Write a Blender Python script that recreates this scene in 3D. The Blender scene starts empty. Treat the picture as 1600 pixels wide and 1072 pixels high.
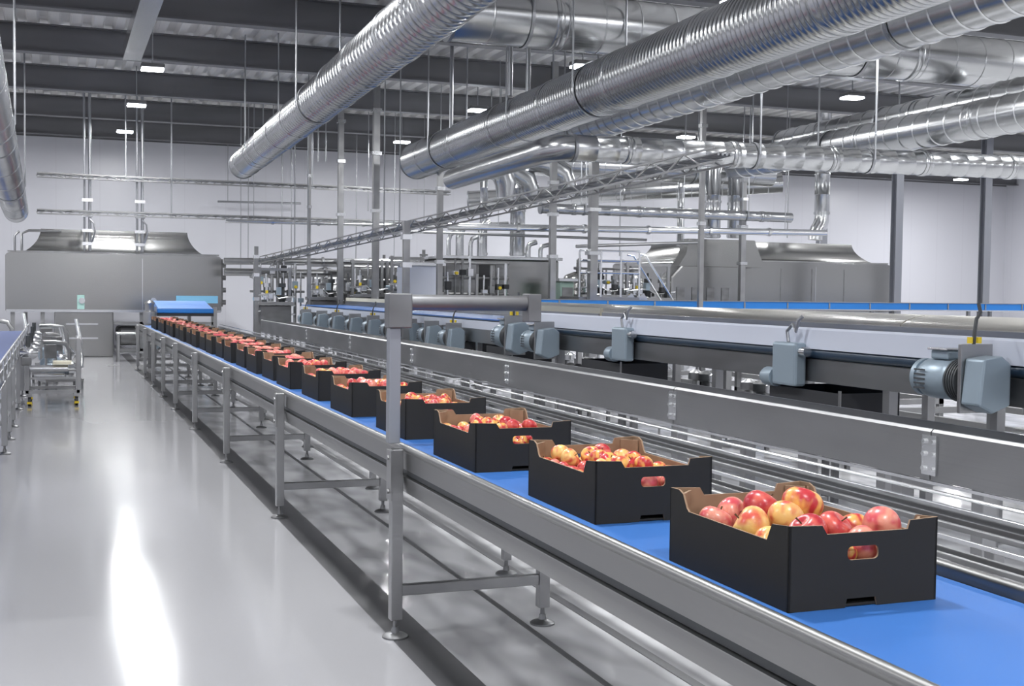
import bpy, math, random
from mathutils import Vector, Matrix
from mathutils.geometry import tessellate_polygon
random.seed(7)
PI = math.pi
S = bpy.context.scene
COL = S.collection

# ------------------------------------------------------------------ camera
FPX, VPX, VPY, ROLL, EYE = 1900.0, 88.0, 447.0, 0.012, 1.65
_Y = Vector((VPX-800, -(VPY-536), -FPX)).normalized()
_Z = Vector((1, -ROLL, 0)).cross(_Y).normalized()
if _Z[1] < 0: _Z = -_Z
_X = _Y.cross(_Z)
M3 = Matrix((_X, _Y, _Z))                       # camera vector -> world vector
cam_d = bpy.data.cameras.new('camera'); cam = bpy.data.objects.new('camera', cam_d); COL.objects.link(cam)
cam_d.sensor_width = 36; cam_d.lens = FPX/1600*36; cam_d.clip_end = 300; cam_d.clip_start = 0.05
cam.matrix_world = Matrix.Translation((0, 0, EYE)) @ M3.to_4x4()
S.camera = cam
def ray(px, py): return M3 @ Vector((px-800, -(py-536), -FPX)).normalized()
def at_y(px, py, y): r = ray(px, py); return Vector((0, 0, EYE)) + r*(y/r.y)
def at_x(px, py, x): r = ray(px, py); return Vector((0, 0, EYE)) + r*(x/r.x)
def at_z(px, py, z): r = ray(px, py); return Vector((0, 0, EYE)) + r*((z-EYE)/r.z)

# ------------------------------------------------------------------ world, exposure
w = bpy.data.worlds.new('world'); S.world = w; w.use_nodes = True
w.node_tree.nodes['Background'].inputs[0].default_value = (0.75, 0.8, 0.95, 1)
w.node_tree.nodes['Background'].inputs[1].default_value = 0.3
S.view_settings.view_transform = 'Standard'; S.view_settings.look = 'None'
S.view_settings.gamma = 1; S.view_settings.use_curve_mapping = False
S.view_settings.exposure = -0.12
LAMP_W = 95.0

# ------------------------------------------------------------------ materials
MAT = {}
def mat(name, color, rough=0.5, metal=0.0, bump=None, emit=None, spec=None, var=None):
    """bump=(scale xyz, strength, distance); var=(scale xyz, dark colour, amount, rough delta)"""
    m = bpy.data.materials.new(name); m.use_nodes = True; MAT[name] = m
    nt = m.node_tree; b = nt.nodes['Principled BSDF']
    b.inputs['Base Color'].default_value = (*color, 1); b.inputs['Roughness'].default_value = rough
    b.inputs['Metallic'].default_value = metal
    if spec is not None: b.inputs['Specular IOR Level'].default_value = spec
    if emit:
        b.inputs['Emission Color'].default_value = (*emit[0], 1); b.inputs['Emission Strength'].default_value = emit[1]
    if bump or var:
        tc = nt.nodes.new('ShaderNodeTexCoord')
    def noise(scale, detail=1):
        mp = nt.nodes.new('ShaderNodeMapping'); mp.inputs['Scale'].default_value = scale
        nt.links.new(tc.outputs['Object'], mp.inputs['Vector'])
        n = nt.nodes.new('ShaderNodeTexNoise'); n.inputs['Scale'].default_value = 1; n.inputs['Detail'].default_value = detail
        nt.links.new(mp.outputs[0], n.inputs['Vector']); return n
    if bump:
        n = noise(bump[0]); bp = nt.nodes.new('ShaderNodeBump')
        bp.inputs['Strength'].default_value = bump[1]; bp.inputs['Distance'].default_value = bump[2]
        nt.links.new(n.outputs['Fac'], bp.inputs['Height']); nt.links.new(bp.outputs[0], b.inputs['Normal'])
    if var:
        n = noise(var[0]); r = nt.nodes.new('ShaderNodeValToRGB')
        r.color_ramp.elements[0].position = 0.38; r.color_ramp.elements[1].position = 0.62
        r.color_ramp.elements[0].color = (*var[1], 1); r.color_ramp.elements[1].color = (*color, 1)
        nt.links.new(n.outputs['Fac'], r.inputs[0]); nt.links.new(r.outputs[0], b.inputs['Base Color'])
        if len(var) > 2:
            mr = nt.nodes.new('ShaderNodeMapRange'); mr.inputs[1].default_value = .3; mr.inputs[2].default_value = .7
            mr.inputs[3].default_value = rough+var[2]; mr.inputs[4].default_value = rough
            nt.links.new(n.outputs['Fac'], mr.inputs[0]); nt.links.new(mr.outputs[0], b.inputs['Roughness'])
    return m

mat('steel', (0.41, 0.412, 0.415), 0.32, 1.0, bump=((9, 1.2, 60), 0.08, 0.01), var=((3, .8, 3), (0.35, 0.352, 0.355), .08))
mat('steel_dark', (0.27, 0.275, 0.28), 0.4, 1.0, var=((3, 1, 6), (0.2, 0.2, 0.205), .1))
mat('rail_steel', (0.33, 0.33, 0.325), 0.33, 1.0, bump=((9, .6, 60), 0.06, 0.01), var=((3, .5, 5), (0.31, 0.31, 0.305), .06))
mat('steel_bright', (0.78, 0.79, 0.80), 0.2, 1.0, bump=((4, 1, 20), 0.05, 0.01))
mat('tank_steel', (0.40, 0.40, 0.39), 0.22, 1.0, bump=((1.3, 1.3, .5), 0.10, 0.05))
mat('duct_metal', (0.58, 0.59, 0.60), 0.24, 1.0, bump=((3, 3, 3), 0.03, 0.006), var=((.8, .8, .8), (0.50, 0.51, 0.52)))
mat('seam', (0.3, 0.31, 0.33), 0.45, 0.9)
mat('rod_metal', (0.40, 0.41, 0.43), 0.35, 1.0)
mat('beam_paint', (0.17, 0.172, 0.185), 0.45, 0.2, var=((.4, 3, 3), (0.14, 0.142, 0.15)))
mat('deck_metal', (0.88, 0.87, 0.86), 0.42, 0.3, var=((1.5, .6, 1), (0.7, 0.695, 0.69)))
mat('column_paint', (0.27, 0.28, 0.31), 0.45, 0.3)
mat('belt_blue', (0.04, 0.155, 0.46), 0.45, 0.0, var=((1.2, .5, 1), (0.035, 0.14, 0.43)))
mat('belt_faded', (0.12, 0.16, 0.34), 0.4, 0.0)
mat('belt_pale', (0.20, 0.36, 0.75), 0.4)
mat('blue_light', (0.02, 0.19, 0.58), 0.35)
mat('hood_metal', (0.86, 0.84, 0.80), 0.28, 0.85, bump=((.8, .3, .8), 0.05, 0.03), var=((.8, .35, 2), (0.66, 0.63, 0.56)))
mat('rubber', (0.025, 0.026, 0.03), 0.55)
mat('dark_blue', (0.02, 0.04, 0.07), 0.4)
mat('guard_white', (0.66, 0.70, 0.80), 0.3, 0.1)
mat('post_grey', (0.27, 0.285, 0.32), 0.4, 0.2)
mat('cream', (0.78, 0.74, 0.58), 0.4)
mat('card_black', (0.026, 0.0245, 0.0225), 0.75, spec=.3, bump=((60, 60, 60), 0.05, 0.002))
mat('card_brown', (0.30, 0.20, 0.125), 0.75, var=((20, 20, 20), (0.26, 0.17, 0.105)))
mat('motor_paint', (0.30, 0.37, 0.43), 0.38, 0.35, bump=((30, 30, 30), 0.1, 0.003))
mat('motor_dark', (0.05, 0.055, 0.06), 0.5)
mat('yellow', (0.75, 0.55, 0.03), 0.4)
mat('green_panel', (0.30, 0.42, 0.36), 0.35, 0.2)
mat('window_blue', (0.25, 0.58, 0.85), 0.15)
mat('glass_green', (0.45, 0.7, 0.65), 0.12, 0.1)
mat('lamp_glow', (1, 1, 1), 0.5, emit=((0.88, 0.93, 1.0), 30))
mat('stem', (0.09, 0.05, 0.02), 0.7)

# floor: light epoxy with gloss
def floor_mat(name, c0, c1, rough, scale, bstr, rd=.12):
    m = mat(name, c1, rough, 0.0, bump=(scale, bstr, 0.02), var=(scale, c0, rd)); m.node_tree.nodes['Principled BSDF'].inputs['Specular IOR Level'].default_value = .8
floor_mat('epoxy', (0.385, 0.385, 0.40), (0.43, 0.43, 0.445), 0.08, (.9, .35, 1), .035, .07)
floor_mat('concrete', (0.42, 0.42, 0.43), (0.76, 0.765, 0.78), 0.08, (4, 1.6, 1), .45, .10)
floor_mat('dark_strip', (0.075, 0.075, 0.08), (0.10, 0.10, 0.105), 0.3, (3, .3, 1), .05)  # plain dark grey tone for the floor strips

# wall panels: vertical joints
def wall_mat(name, axis):
    m = mat(name, (0.68, 0.685, 0.735), 0.32); nt = m.node_tree; b = nt.nodes['Principled BSDF']
    tc = nt.nodes.new('ShaderNodeTexCoord'); sx = nt.nodes.new('ShaderNodeSeparateXYZ'); nt.links.new(tc.outputs['Object'], sx.inputs[0])
    md = nt.nodes.new('ShaderNodeMath'); md.operation = 'PINGPONG'; md.inputs[1].default_value = .575
    nt.links.new(sx.outputs[axis], md.inputs[0])
    r = nt.nodes.new('ShaderNodeValToRGB'); r.color_ramp.elements[0].position = 0.0; r.color_ramp.elements[1].position = 0.022
    r.color_ramp.elements[0].color = (0.64, 0.64, 0.69, 1); r.color_ramp.elements[1].color = (0.68, 0.685, 0.735, 1)
    nt.links.new(md.outputs[0], r.inputs[0]); nt.links.new(r.outputs[0], b.inputs['Base Color'])
wall_mat('wall_panel_x', 0); wall_mat('wall_panel_y', 1)

# apple skins: red blush over yellow, varied per apple
def apple_mat(name, red, yellow, lo, hi):
    m = bpy.data.materials.new(name); m.use_nodes = True; MAT[name] = m; nt = m.node_tree; b = nt.nodes['Principled BSDF']
    b.inputs['Roughness'].default_value = .3
    tc = nt.nodes.new('ShaderNodeTexCoord'); oi = nt.nodes.new('ShaderNodeObjectInfo')
    ad = nt.nodes.new('ShaderNodeVectorMath'); ad.operation = 'MULTIPLY_ADD'
    ad.inputs[1].default_value = (3.2, 3.2, 1.8); nt.links.new(tc.outputs['Object'], ad.inputs[0])
    cm = nt.nodes.new('ShaderNodeCombineXYZ'); mu = nt.nodes.new('ShaderNodeMath'); mu.operation = 'MULTIPLY'; mu.inputs[1].default_value = 37
    nt.links.new(oi.outputs['Random'], mu.inputs[0]); nt.links.new(mu.outputs[0], cm.inputs[0]); nt.links.new(mu.outputs[0], cm.inputs[1])
    nt.links.new(cm.outputs[0], ad.inputs[2])
    n = nt.nodes.new('ShaderNodeTexNoise'); n.inputs['Scale'].default_value = 1.0; n.inputs['Detail'].default_value = 1.5
    nt.links.new(ad.outputs[0], n.inputs['Vector'])
    r = nt.nodes.new('ShaderNodeValToRGB'); e = r.color_ramp.elements
    e[0].position = lo; e[0].color = (*yellow, 1); e[1].position = hi; e[1].color = (*red, 1)
    nt.links.new(n.outputs['Fac'], r.inputs[0])
    st = nt.nodes.new('ShaderNodeMapping'); st.inputs['Scale'].default_value = (150, 150, 12); nt.links.new(tc.outputs['Object'], st.inputs[0])
    n2 = nt.nodes.new('ShaderNodeTexNoise'); n2.inputs['Scale'].default_value = 1.; nt.links.new(st.outputs[0], n2.inputs['Vector'])
    mx = nt.nodes.new('ShaderNodeMixRGB'); mx.blend_type = 'SOFT_LIGHT'; mx.inputs[0].default_value = .6
    nt.links.new(r.outputs[0], mx.inputs[1]); nt.links.new(n2.outputs['Fac'], mx.inputs[2]); nt.links.new(mx.outputs[0], b.inputs['Base Color'])
apple_mat('apple_blush', (0.50, 0.035, 0.045), (0.78, 0.42, 0.11), .42, .56)
apple_mat('apple_red', (0.42, 0.02, 0.035), (0.62, 0.12, 0.09), .38, .62)
apple_mat('apple_yellow', (0.60, 0.09, 0.06), (0.82, 0.52, 0.17), .44, .66)
apple_mat('apple_pink', (0.60, 0.08, 0.10), (0.72, 0.28, 0.20), .40, .62)

# ------------------------------------------------------------------ mesh helpers
SPLIT = dict(rungs='rung', cables='cable', brackets='bracket', clamps='clamp', bolts='bolt', rollers='roller', corner_posts='corner_post', cross_members='cross_member',
    rail_holders='rail_holder', guard_props='guard_prop', cooling_fins='cooling_fin', connector='connector', stand='stand_leg', joint_plates='joint_plate', feet='foot', legs='leg',
    rails='rail', frame_legs='leg', handles='handle', lower_rails='lower_rail', side_hinges='hinge', top_tubes='top_tube', panel_seams='seam_strip', doors='door', posts='post', beams='beam',
    stringers='stringer', treads='tread', handrails='handrail', grille='grille_slot', trim_strip='trim_strip', chain_bed='chain_bed', frame='frame_bar', hanger='hanger_rod_piece')
del SPLIT['frame'], SPLIT['hanger'], SPLIT['grille']
class MB:
    def __init__(s): s.v = []; s.f = []; s.mi = []; s.cuts = []
    def add(s, vs, fs, mi=0):
        o = len(s.v); s.cuts.append((o, len(s.f))); s.v += [tuple(x) for x in vs]
        s.f += [tuple(i+o for i in f) for f in fs]; s.mi += [mi]*len(fs); return s
    def box(s, x0, x1, y0, y1, z0, z1, mi=0):
        if x0 > x1: x0, x1 = x1, x0
        if y0 > y1: y0, y1 = y1, y0
        if z0 > z1: z0, z1 = z1, z0
        vs = [(x0,y0,z0),(x1,y0,z0),(x1,y1,z0),(x0,y1,z0),(x0,y0,z1),(x1,y0,z1),(x1,y1,z1),(x0,y1,z1)]
        return s.add(vs, [(0,3,2,1),(4,5,6,7),(0,1,5,4),(1,2,6,5),(2,3,7,6),(3,0,4,7)], mi)
    def bar(s, p0, p1, wx, wz, up=(0,0,1), mi=0):
        p0 = Vector(p0); p1 = Vector(p1); d = (p1-p0).normalized(); up = Vector(up)
        if abs(d.dot(up)) > .99: up = Vector((0,1,0))
        a = d.cross(up).normalized(); b = a.cross(d).normalized()
        vs = []
        for p in (p0, p1):
            for sx, sz in ((-1,-1),(1,-1),(1,1),(-1,1)): vs.append(p + a*sx*wx/2 + b*sz*wz/2)
        return s.add(vs, [(0,1,2,3),(7,6,5,4),(0,4,5,1),(1,5,6,2),(2,6,7,3),(3,7,4,0)], mi)
    def cyl(s, p0, p1, r0, r1=None, n=16, caps=True, mi=0):
        r1 = r0 if r1 is None else r1
        return s.lathe(p0, p1, [(0, r0), (1, r1)], n, caps, mi, rel=True)
    def lathe(s, p0, p1, prof, n=24, caps=True, mi=0, rel=False):
        p0 = Vector(p0); p1 = Vector(p1); L = (p1-p0).length; d = (p1-p0)/L
        up = Vector((0,0,1)) if abs(d.z) < .95 else Vector((0,1,0))
        a = d.cross(up).normalized(); b = a.cross(d)
        vs = []; fs = []
        for t, r in prof:
            c = p0 + d*(t*L if rel else t)
            for k in range(n):
                an = 2*PI*k/n; vs.append(c + a*r*math.cos(an) + b*r*math.sin(an))
        for i in range(len(prof)-1):
            for k in range(n):
                k2 = (k+1) % n; fs.append((i*n+k, i*n+k2, (i+1)*n+k2, (i+1)*n+k))
        if caps:
            fs.append(tuple(range(n-1, -1, -1))); o = (len(prof)-1)*n; fs.append(tuple(range(o, o+n)))
        return s.add(vs, fs, mi)
    def tube(s, pts, r, n=8, mi=0):
        pts = [Vector(p) for p in pts]; vs = []; fs = []; a = None
        for i, p in enumerate(pts):
            d = (pts[min(i+1, len(pts)-1)] - pts[max(i-1, 0)]).normalized()
            if a is None:
                up = Vector((0,0,1)) if abs(d.z) < .9 else Vector((0,1,0)); a = d.cross(up).normalized()
            else: a = (a - d*a.dot(d)).normalized()
            b = d.cross(a); rr = r[i] if isinstance(r, (list, tuple)) else r
            for k in range(n):
                an = 2*PI*k/n; vs.append(p + a*rr*math.cos(an) + b*rr*math.sin(an))
        for i in range(len(pts)-1):
            for k in range(n):
                k2 = (k+1) % n; fs.append((i*n+k, i*n+k2, (i+1)*n+k2, (i+1)*n+k))
        fs.append(tuple(range(n-1, -1, -1))); o = (len(pts)-1)*n; fs.append(tuple(range(o, o+n)))
        return s.add(vs, fs, mi)
    def prism(s, loops, fn, t0, t1, mi=(0, 0, 0)):
        """loops of 2D points (outer, holes); fn(u, v, t)->xyz; mi=(face t0, face t1, edges)"""
        flat = [p for l in loops for p in l]; N = len(flat)
        tris = tessellate_polygon([[Vector((p[0], p[1], 0)) for p in l] for l in loops])
        vs = [fn(u, v, t0) for u, v in flat] + [fn(u, v, t1) for u, v in flat]
        o = len(s.v); s.cuts.append((o, len(s.f))); s.v += [tuple(x) for x in vs]
        for t in tris:
            s.f.append(tuple(i+o for i in t)); s.mi.append(mi[0])
            s.f.append(tuple(i+o+N for i in reversed(t))); s.mi.append(mi[1])
        k = 0
        for l in loops:
            n = len(l)
            for i in range(n):
                j = (i+1) % n; s.f.append((o+k+i, o+k+j, o+N+k+j, o+N+k+i)); s.mi.append(mi[0] if abs(l[i][0]-l[j][0]) < 1e-6 and abs(l[i][1]-l[j][1]) > .1 else mi[2])
            k += n
        return s
    def build(s, name, m, parent=None, smooth=False, bevel=0, offset=None):
        if name in SPLIT and len(s.cuts) > 1:        # one object per piece
            last = None; cuts = s.cuts + [(len(s.v), len(s.f))]
            for (v0, f0), (v1, f1) in zip(cuts[:-1], cuts[1:]):
                q = MB(); q.v = s.v[v0:v1]; q.f = [tuple(i-v0 for i in f) for f in s.f[f0:f1]]; q.mi = s.mi[f0:f1]; q.cuts = [(0, 0)]
                last = q.build(SPLIT[name], m, parent, smooth, bevel)
            return last
        if name in SPLIT: name = SPLIT[name]
        me = bpy.data.meshes.new(name)
        vs = s.v if offset is None else [(a-offset[0], b-offset[1], c-offset[2]) for a, b, c in s.v]
        me.from_pydata(vs, [], s.f)
        ms = m if isinstance(m, (list, tuple)) else [m]
        for x in ms: me.materials.append(MAT[x])
        if len(ms) > 1: me.polygons.foreach_set('material_index', s.mi)
        import bmesh
        bm = bmesh.new(); bm.from_mesh(me); bmesh.ops.recalc_face_normals(bm, faces=bm.faces); bm.to_mesh(me); bm.free()
        o = bpy.data.objects.new(name, me); COL.objects.link(o)
        if offset is not None and parent is None: o.location = offset
        if parent is not None: o.parent = parent
        if smooth:
            me.polygons.foreach_set('use_smooth', [True]*len(me.polygons))
            try: me.set_sharp_from_angle(angle=math.radians(40))
            except Exception: pass
        if bevel:
            bv = o.modifiers.new('bevel', 'BEVEL'); bv.width = bevel; bv.segments = 2; bv.limit_method = 'ANGLE'; bv.angle_limit = math.radians(50)
        return o

def tag(o, label, cat, group=None):
    o['label'] = label; o['category'] = cat
    if group: o['group'] = group
    return o
def thing(name, label, cat, loc=(0,0,0), group=None):
    o = bpy.data.objects.new(name, None); COL.objects.link(o); o.location = loc; o.empty_display_size = .2
    return tag(o, label, cat, group)
def struct(name, mb, m, **k):
    o = mb.build(name, m, **k); o['kind'] = 'structure'; return o
def dup(root, loc, label=None, group=None, rotz=None):
    r = root.copy(); COL.objects.link(r); r.location = loc
    if rotz is not None: r.rotation_euler[2] = rotz
    if label: r['label'] = label
    if group: r['group'] = group
    for ch in list(root.children):
        c = ch.copy(); COL.objects.link(c); c.parent = r
        for g in list(ch.children):
            q = g.copy(); COL.objects.link(q); q.parent = c
    return r

# ------------------------------------------------------------------ the hall
X0, X1, Y0, Y1, ZC = -8.0, 33.0, -7.0, 36.0, 6.25
EDGE = 1.48
struct('floor', MB().box(X0, X1, Y0, Y1, -.2, -.012), 'concrete')
struct('trim_1', MB().box(X0, EDGE, Y0, Y1, -.0119, 0), 'epoxy')
struct('trim_2', MB().box(EDGE, EDGE+.2, Y0, Y1, -.0119, -.001), 'dark_strip')  # darker grey strip of floor along the aisle edge
struct('trim_3', MB().box(EDGE+.2, X1, Y0, Y1, -.0119, -.001), 'concrete')
struct('wall_back', MB().box(X0, X1, Y1, Y1+.2, -.2, 5.75), 'wall_panel_x')
struct('trim_4', MB().box(X0, X1, Y1, Y1+.2, 5.75, ZC+.3), 'beam_paint')
struct('wall_right', MB().box(X1, X1+.2, Y0, Y1+.2, -.2, ZC+.3), 'wall_panel_y')
struct('wall_left', MB().box(X0-.2, X0, Y0, Y1+.2, -.2, ZC+.3), 'wall_panel_y')
struct('wall_front', MB().box(X0, X1, Y0-.2, Y0, -.2, ZC+.3), 'wall_panel_x')
# corrugated roof deck, ribs along Y
prof = []; x = X0; pitch = .36
while x < X1:
    prof += [(x, ZC), (x+.14, ZC), (x+.18, ZC+.09), (x+.32, ZC+.09)]; x += pitch
prof = [p for p in prof if p[0] <= X1]
loop = prof + [(X1, ZC+.25), (X0, ZC+.25)]
struct('ceiling', MB().prism([loop], lambda u, v, t: (u, t, v), Y0, Y1+.2), 'deck_metal')
# roof beams (I section across the hall)
beam_y = [-1.0, 3.1, 7.2, 11.3, 15.4, 19.5, 23.2, 27.4, 31.6, 35.5]
def ibeam(h, wd, tf=.025, tw=.02):
    return [(-wd/2, 0), (wd/2, 0), (wd/2, tf), (tw/2, tf), (tw/2, h-tf), (wd/2, h-tf), (wd/2, h), (-wd/2, h), (-wd/2, h-tf), (-tw/2, h-tf), (-tw/2, tf), (-wd/2, tf)]
places = {19.5: 'nearest one seen at the top left', 23.2: 'second from the top of the view', 27.4: 'third from the top of the view', 31.6: 'last one clear of the back wall', 35.5: 'against the top of the back wall', 15.4: 'crossing above the wide cross duct'}
for y in beam_y:
    b = MB().prism([ibeam(.5, .24)], lambda u, v, t: (t, y+u, v), X0+.01, X1-.01).build('roof_beam', 'beam_paint', offset=(0, y, ZC-.5))
    b.location.z = ZC-.5-.001
    for v in b.data.vertices: v.co.z += ZC-.5
    tag(b, 'dark grey steel roof beam across the hall, ' + places.get(y, 'above the camera end'), 'roof beam', 'roof beams')
# purlins/longitudinal channel
def deck_z(x):
    u = (x-X0) % pitch
    return ZC if u <= .14 else ZC+.09*(u-.14)/.04 if u < .18 else ZC+.09 if u < .32 else ZC+.09*(1-(u-.32)/.04)
def rect_bar(name, x0, x1, y0, y1, z0, z1, m, label, cat, group=None, bevel=0):
    o = MB().box(x0, x1, y0, y1, z0, z1).build(name, m, offset=((x0+x1)/2, (y0+y1)/2, z0), bevel=bevel); return tag(o, label, cat, group)
rect_bar('ceiling_channel', 1.02, 1.30, 10, 20.8, 5.32, 5.55, 'duct_metal', 'galvanised square channel running under the roof beams above the aisle', 'duct')

# columns
def column(x, y, z1, wd, label):
    t = thing('steel_column', label, 'column', (x, y, 0), 'steel columns of the hall')
    MB().prism([[(-wd/2,-wd/2),(wd/2,-wd/2),(wd/2,-wd/2+.02),(.012,-wd/2+.02),(.012,wd/2-.02),(wd/2,wd/2-.02),(wd/2,wd/2),(-wd/2,wd/2),(-wd/2,wd/2-.02),(-.012,wd/2-.02),(-.012,-wd/2+.02),(-wd/2,-wd/2+.02)]],
               lambda u, v, t: (u, v, t), 0.02, z1).build('shaft', 'column_paint', t)
    MB().box(-wd*.8, wd*.8, -wd*.8, wd*.8, 0, .02).build('base_plate', 'column_paint', t)
column(at_y(1400, 400, 24).x, 24, ZC-.01, .2, 'dark grey steel column right of the right domed dryer')
column(at_y(1538, 400, 24).x, 24, ZC-.01, .2, 'dark grey steel column at the far right of the hall')
column(at_y(1283, 400, 33).x, 33, ZC-.01, .26, 'dark grey steel column standing behind the right domed dryer')

# ------------------------------------------------------------------ lamps
def lamp(x, y, z=5.5):
    t = thing('high_bay_lamp', 'x', 'lamp', (x, y, z), 'high bay lamps')
    MB().box(-.2, .2, -.15, .15, .02, .10).build('housing', 'steel_dark', t, bevel=.02)
    MB().box(-.19, .19, -.14, .14, -.015, .02).build('lens', 'lamp_glow', t, bevel=.01)
    MB().cyl((0, 0, .10), (0, 0, ZC+.088-z), .012, n=8).build('rod', 'rod_metal', t)
    return t
def snap(x):   # under the middle of a high rib
    return X0+round((x-X0-.25)/pitch)*pitch+.25
LD = bpy.data.lights.new('lamp_light', 'AREA'); LD.shape = 'RECTANGLE'; LD.size = .4; LD.size_y = .3; LD.energy = LAMP_W; LD.color = (0.985, 0.99, 1.0)
first = None
near = {(0, 22.6): 'bright white lamp over the aisle, largest of the three at top left',
        (0, 27.2): 'bright white lamp over the aisle, middle of the three at top left',
        (0, 31.9): 'bright white lamp over the aisle, smallest of the three at top left',
        (1, 19.25): 'bright white lamp close above the big ribbed duct',
        (1, 24.8): 'bright white lamp on a rod between the left duct and the big ribbed duct',
        (1, 30.9): 'bright white lamp above the tip of the big ribbed duct',
        (2, 20.1): 'bright white lamp right of the upright duct near the right columns',
        (2, 26.8): 'bright white lamp seen small behind the paired ducts'}
rows = {0: (1.5, [-4.5, 0, 4.5, 9, 13.5, 22.6, 27.2, 31.9]), 1: (8.4, [-4.5, .5, 5, 9.6, 14.2, 19.25, 24.8, 30.9]),
        2: (14.6, [0, 6, 13.5, 20.1, 26.8, 32.5]), 3: (21.0, [0, 6.7, 14, 20.1, 26.8, 32.5]), 4: (28, [0, 6.7, 14, 21, 28, 32.5]), -1: (-5, [-3, 4, 11.8, 18, 25, 32.1])}
for k, (x, ys) in rows.items():
    x = snap(x)
    for y in ys:
        if first is None: l = first = lamp(x, y)
        else: l = dup(first, (x, y, 5.5))
        l['label'] = near.get((k, y), 'bright white lamp hanging from the roof outside the middle of the view')
        lo = bpy.data.objects.new('lamp_light', LD); COL.objects.link(lo); lo.location = (0, 0, -.03); lo.parent = l

# ------------------------------------------------------------------ ducts
def duct_profile(L, r, pitch, rib, flare=0):
    p = [(0, r)]; t = pitch
    while t < L-pitch*.5:
        p += [(t-.012, r), (t-.004, r+rib), (t+.004, r+rib), (t+.012, r)]; t += pitch
    p.append((L, r)); return p
def duct(name, p0, p1, r, pitch, rib, label, collars=3, hangers=(), group=None, n=40, cat='duct', sides=(-1, 1)):
    p0 = Vector(p0); p1 = Vector(p1); L = (p1-p0).length; d = (p1-p0)/L
    t = thing(name, label, cat, p0, group)
    MB().lathe((0,0,0), p1-p0, duct_profile(L, r, pitch, rib), n).build('spiral_tube', 'duct_metal', t, smooth=True)
    for i in range(collars):
        c = d*(L*(i+.5)/collars)
        MB().lathe(c-d*.05, c+d*.05, [(0, r+rib+.001), (.01, r+.014), (.045, r+.014), (.05, r+.008), (.055, r+.014), (.09, r+.014), (.1, r+rib+.001)], n).build('collar', 'duct_metal', t, smooth=True)
    MB().lathe(-d*.01, d*.03, [(0, r+.012), (.04, r+.012)], n).build('end_ring', 'seam', t, smooth=True)
    for hy in hangers:
        c = d*hy; m = MB()
        m.lathe(c-d*.02, c+d*.02, [(0, r+rib+.002), (.0, r+rib+.008), (.04, r+rib+.008), (.04, r+rib+.002)], n, caps=False)
        for sx in sides:
            along = abs(d.y) > abs(d.x); hx = c.x+sx*(r+.02) if along else c.x; hy_ = c.y if along else c.y+sx*(r+.02)
            m.cyl((hx, hy_, c.z), (hx, hy_, deck_z(p0.x+hx)-p0.z-.002), .014, n=8)
        m.build('hanger', 'rod_metal', t)
    return t
DZ = 4.2
e1 = at_z(380, 256, DZ)
duct('air_duct', (3.62, 25.6, DZ), (2.95, 3.0, DZ), .28, .16, .006, 'silver spiral duct at the upper left, running over the aisle conveyor', 14, (3, 9, 15))
duct('air_duct', (6.68, 23.3, DZ), (6.05, 1.0, DZ+.03), .345, .085, .006, 'big finely ribbed silver duct slanting through the top centre', 10, (2.2, 6.6, 9.2))
duct('air_duct', (7.75, 21.5, 4.22), (7.3, 1.0, 4.24), .26, .3, .012, 'ribbed silver duct right beside and behind the big centre duct', 6, (4, 12))
duct('air_duct', (11.6, 19.4, 4.0), (11.3, 4.0, 4.0), .25, .33, .012, 'lower of the two silver ducts slanting at the far right', 6, (3, 9), sides=(-1,))
duct('air_duct', (12.45, 19.2, 4.42), (12.15, 4.0, 4.42), .23, .33, .012, 'upper of the two silver ducts slanting at the far right', 6, (3, 9), sides=(1,))
duct('air_duct', (-.84, 29.5, 3.32), (-.60, 2.0, 3.75), .25, .13, .014, 'rippled silver duct cut by the left edge of the picture', 12, (6, 14))
# cross ducts (along X)
a = at_y(700, -5, 14.5); b = at_y(1640, 75, 14.5)
duct('air_duct', (a.x, 14.5, 5.1), (b.x+1.5, 14.5, 5.1), .36, .5, .008, 'wide silver duct crossing high under the roof behind the slanting ducts', 4, (1, 6), n=48)
qa = at_y(893, 231, 14.0); qb = at_y(1640, 264, 14.0)
cd = duct('air_duct', (qa.x, 14.0, qa.z), (qb.x, 14.0, qb.z), .165, .3, .005, 'straight silver duct crossing the right half below the lamps', 5, (2.6, 4.4), sides=(-1,))
MB().tube([(.02, 0, 0), (-.06, .02, 0), (-.14, .10, 0), (-.18, .24, 0), (-.17, .6, 0), (0.0, 4.0, .02), (.05, 5.0, .02)], .165, 24).build('elbow', 'duct_metal', cd, smooth=True)
duct('air_duct', (9.6, 24, 3.42), (15.8, 24, 3.42), .11, .4, .005, 'slim silver duct crossing in front of the back wall', 4, (1, 5))
duct('air_duct', (8.3, 26, 4.6), (16.5, 26, 4.6), .3, .4, .008, 'silver duct half hidden behind the straight cross duct', 4, (1, 6))
duct('air_duct', (10.5, 31.5, 4.1), (18.0, 27.8, 4.6), .26, .4, .008, 'silver duct turning towards the back above the upright pair', 3, ())

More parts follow.
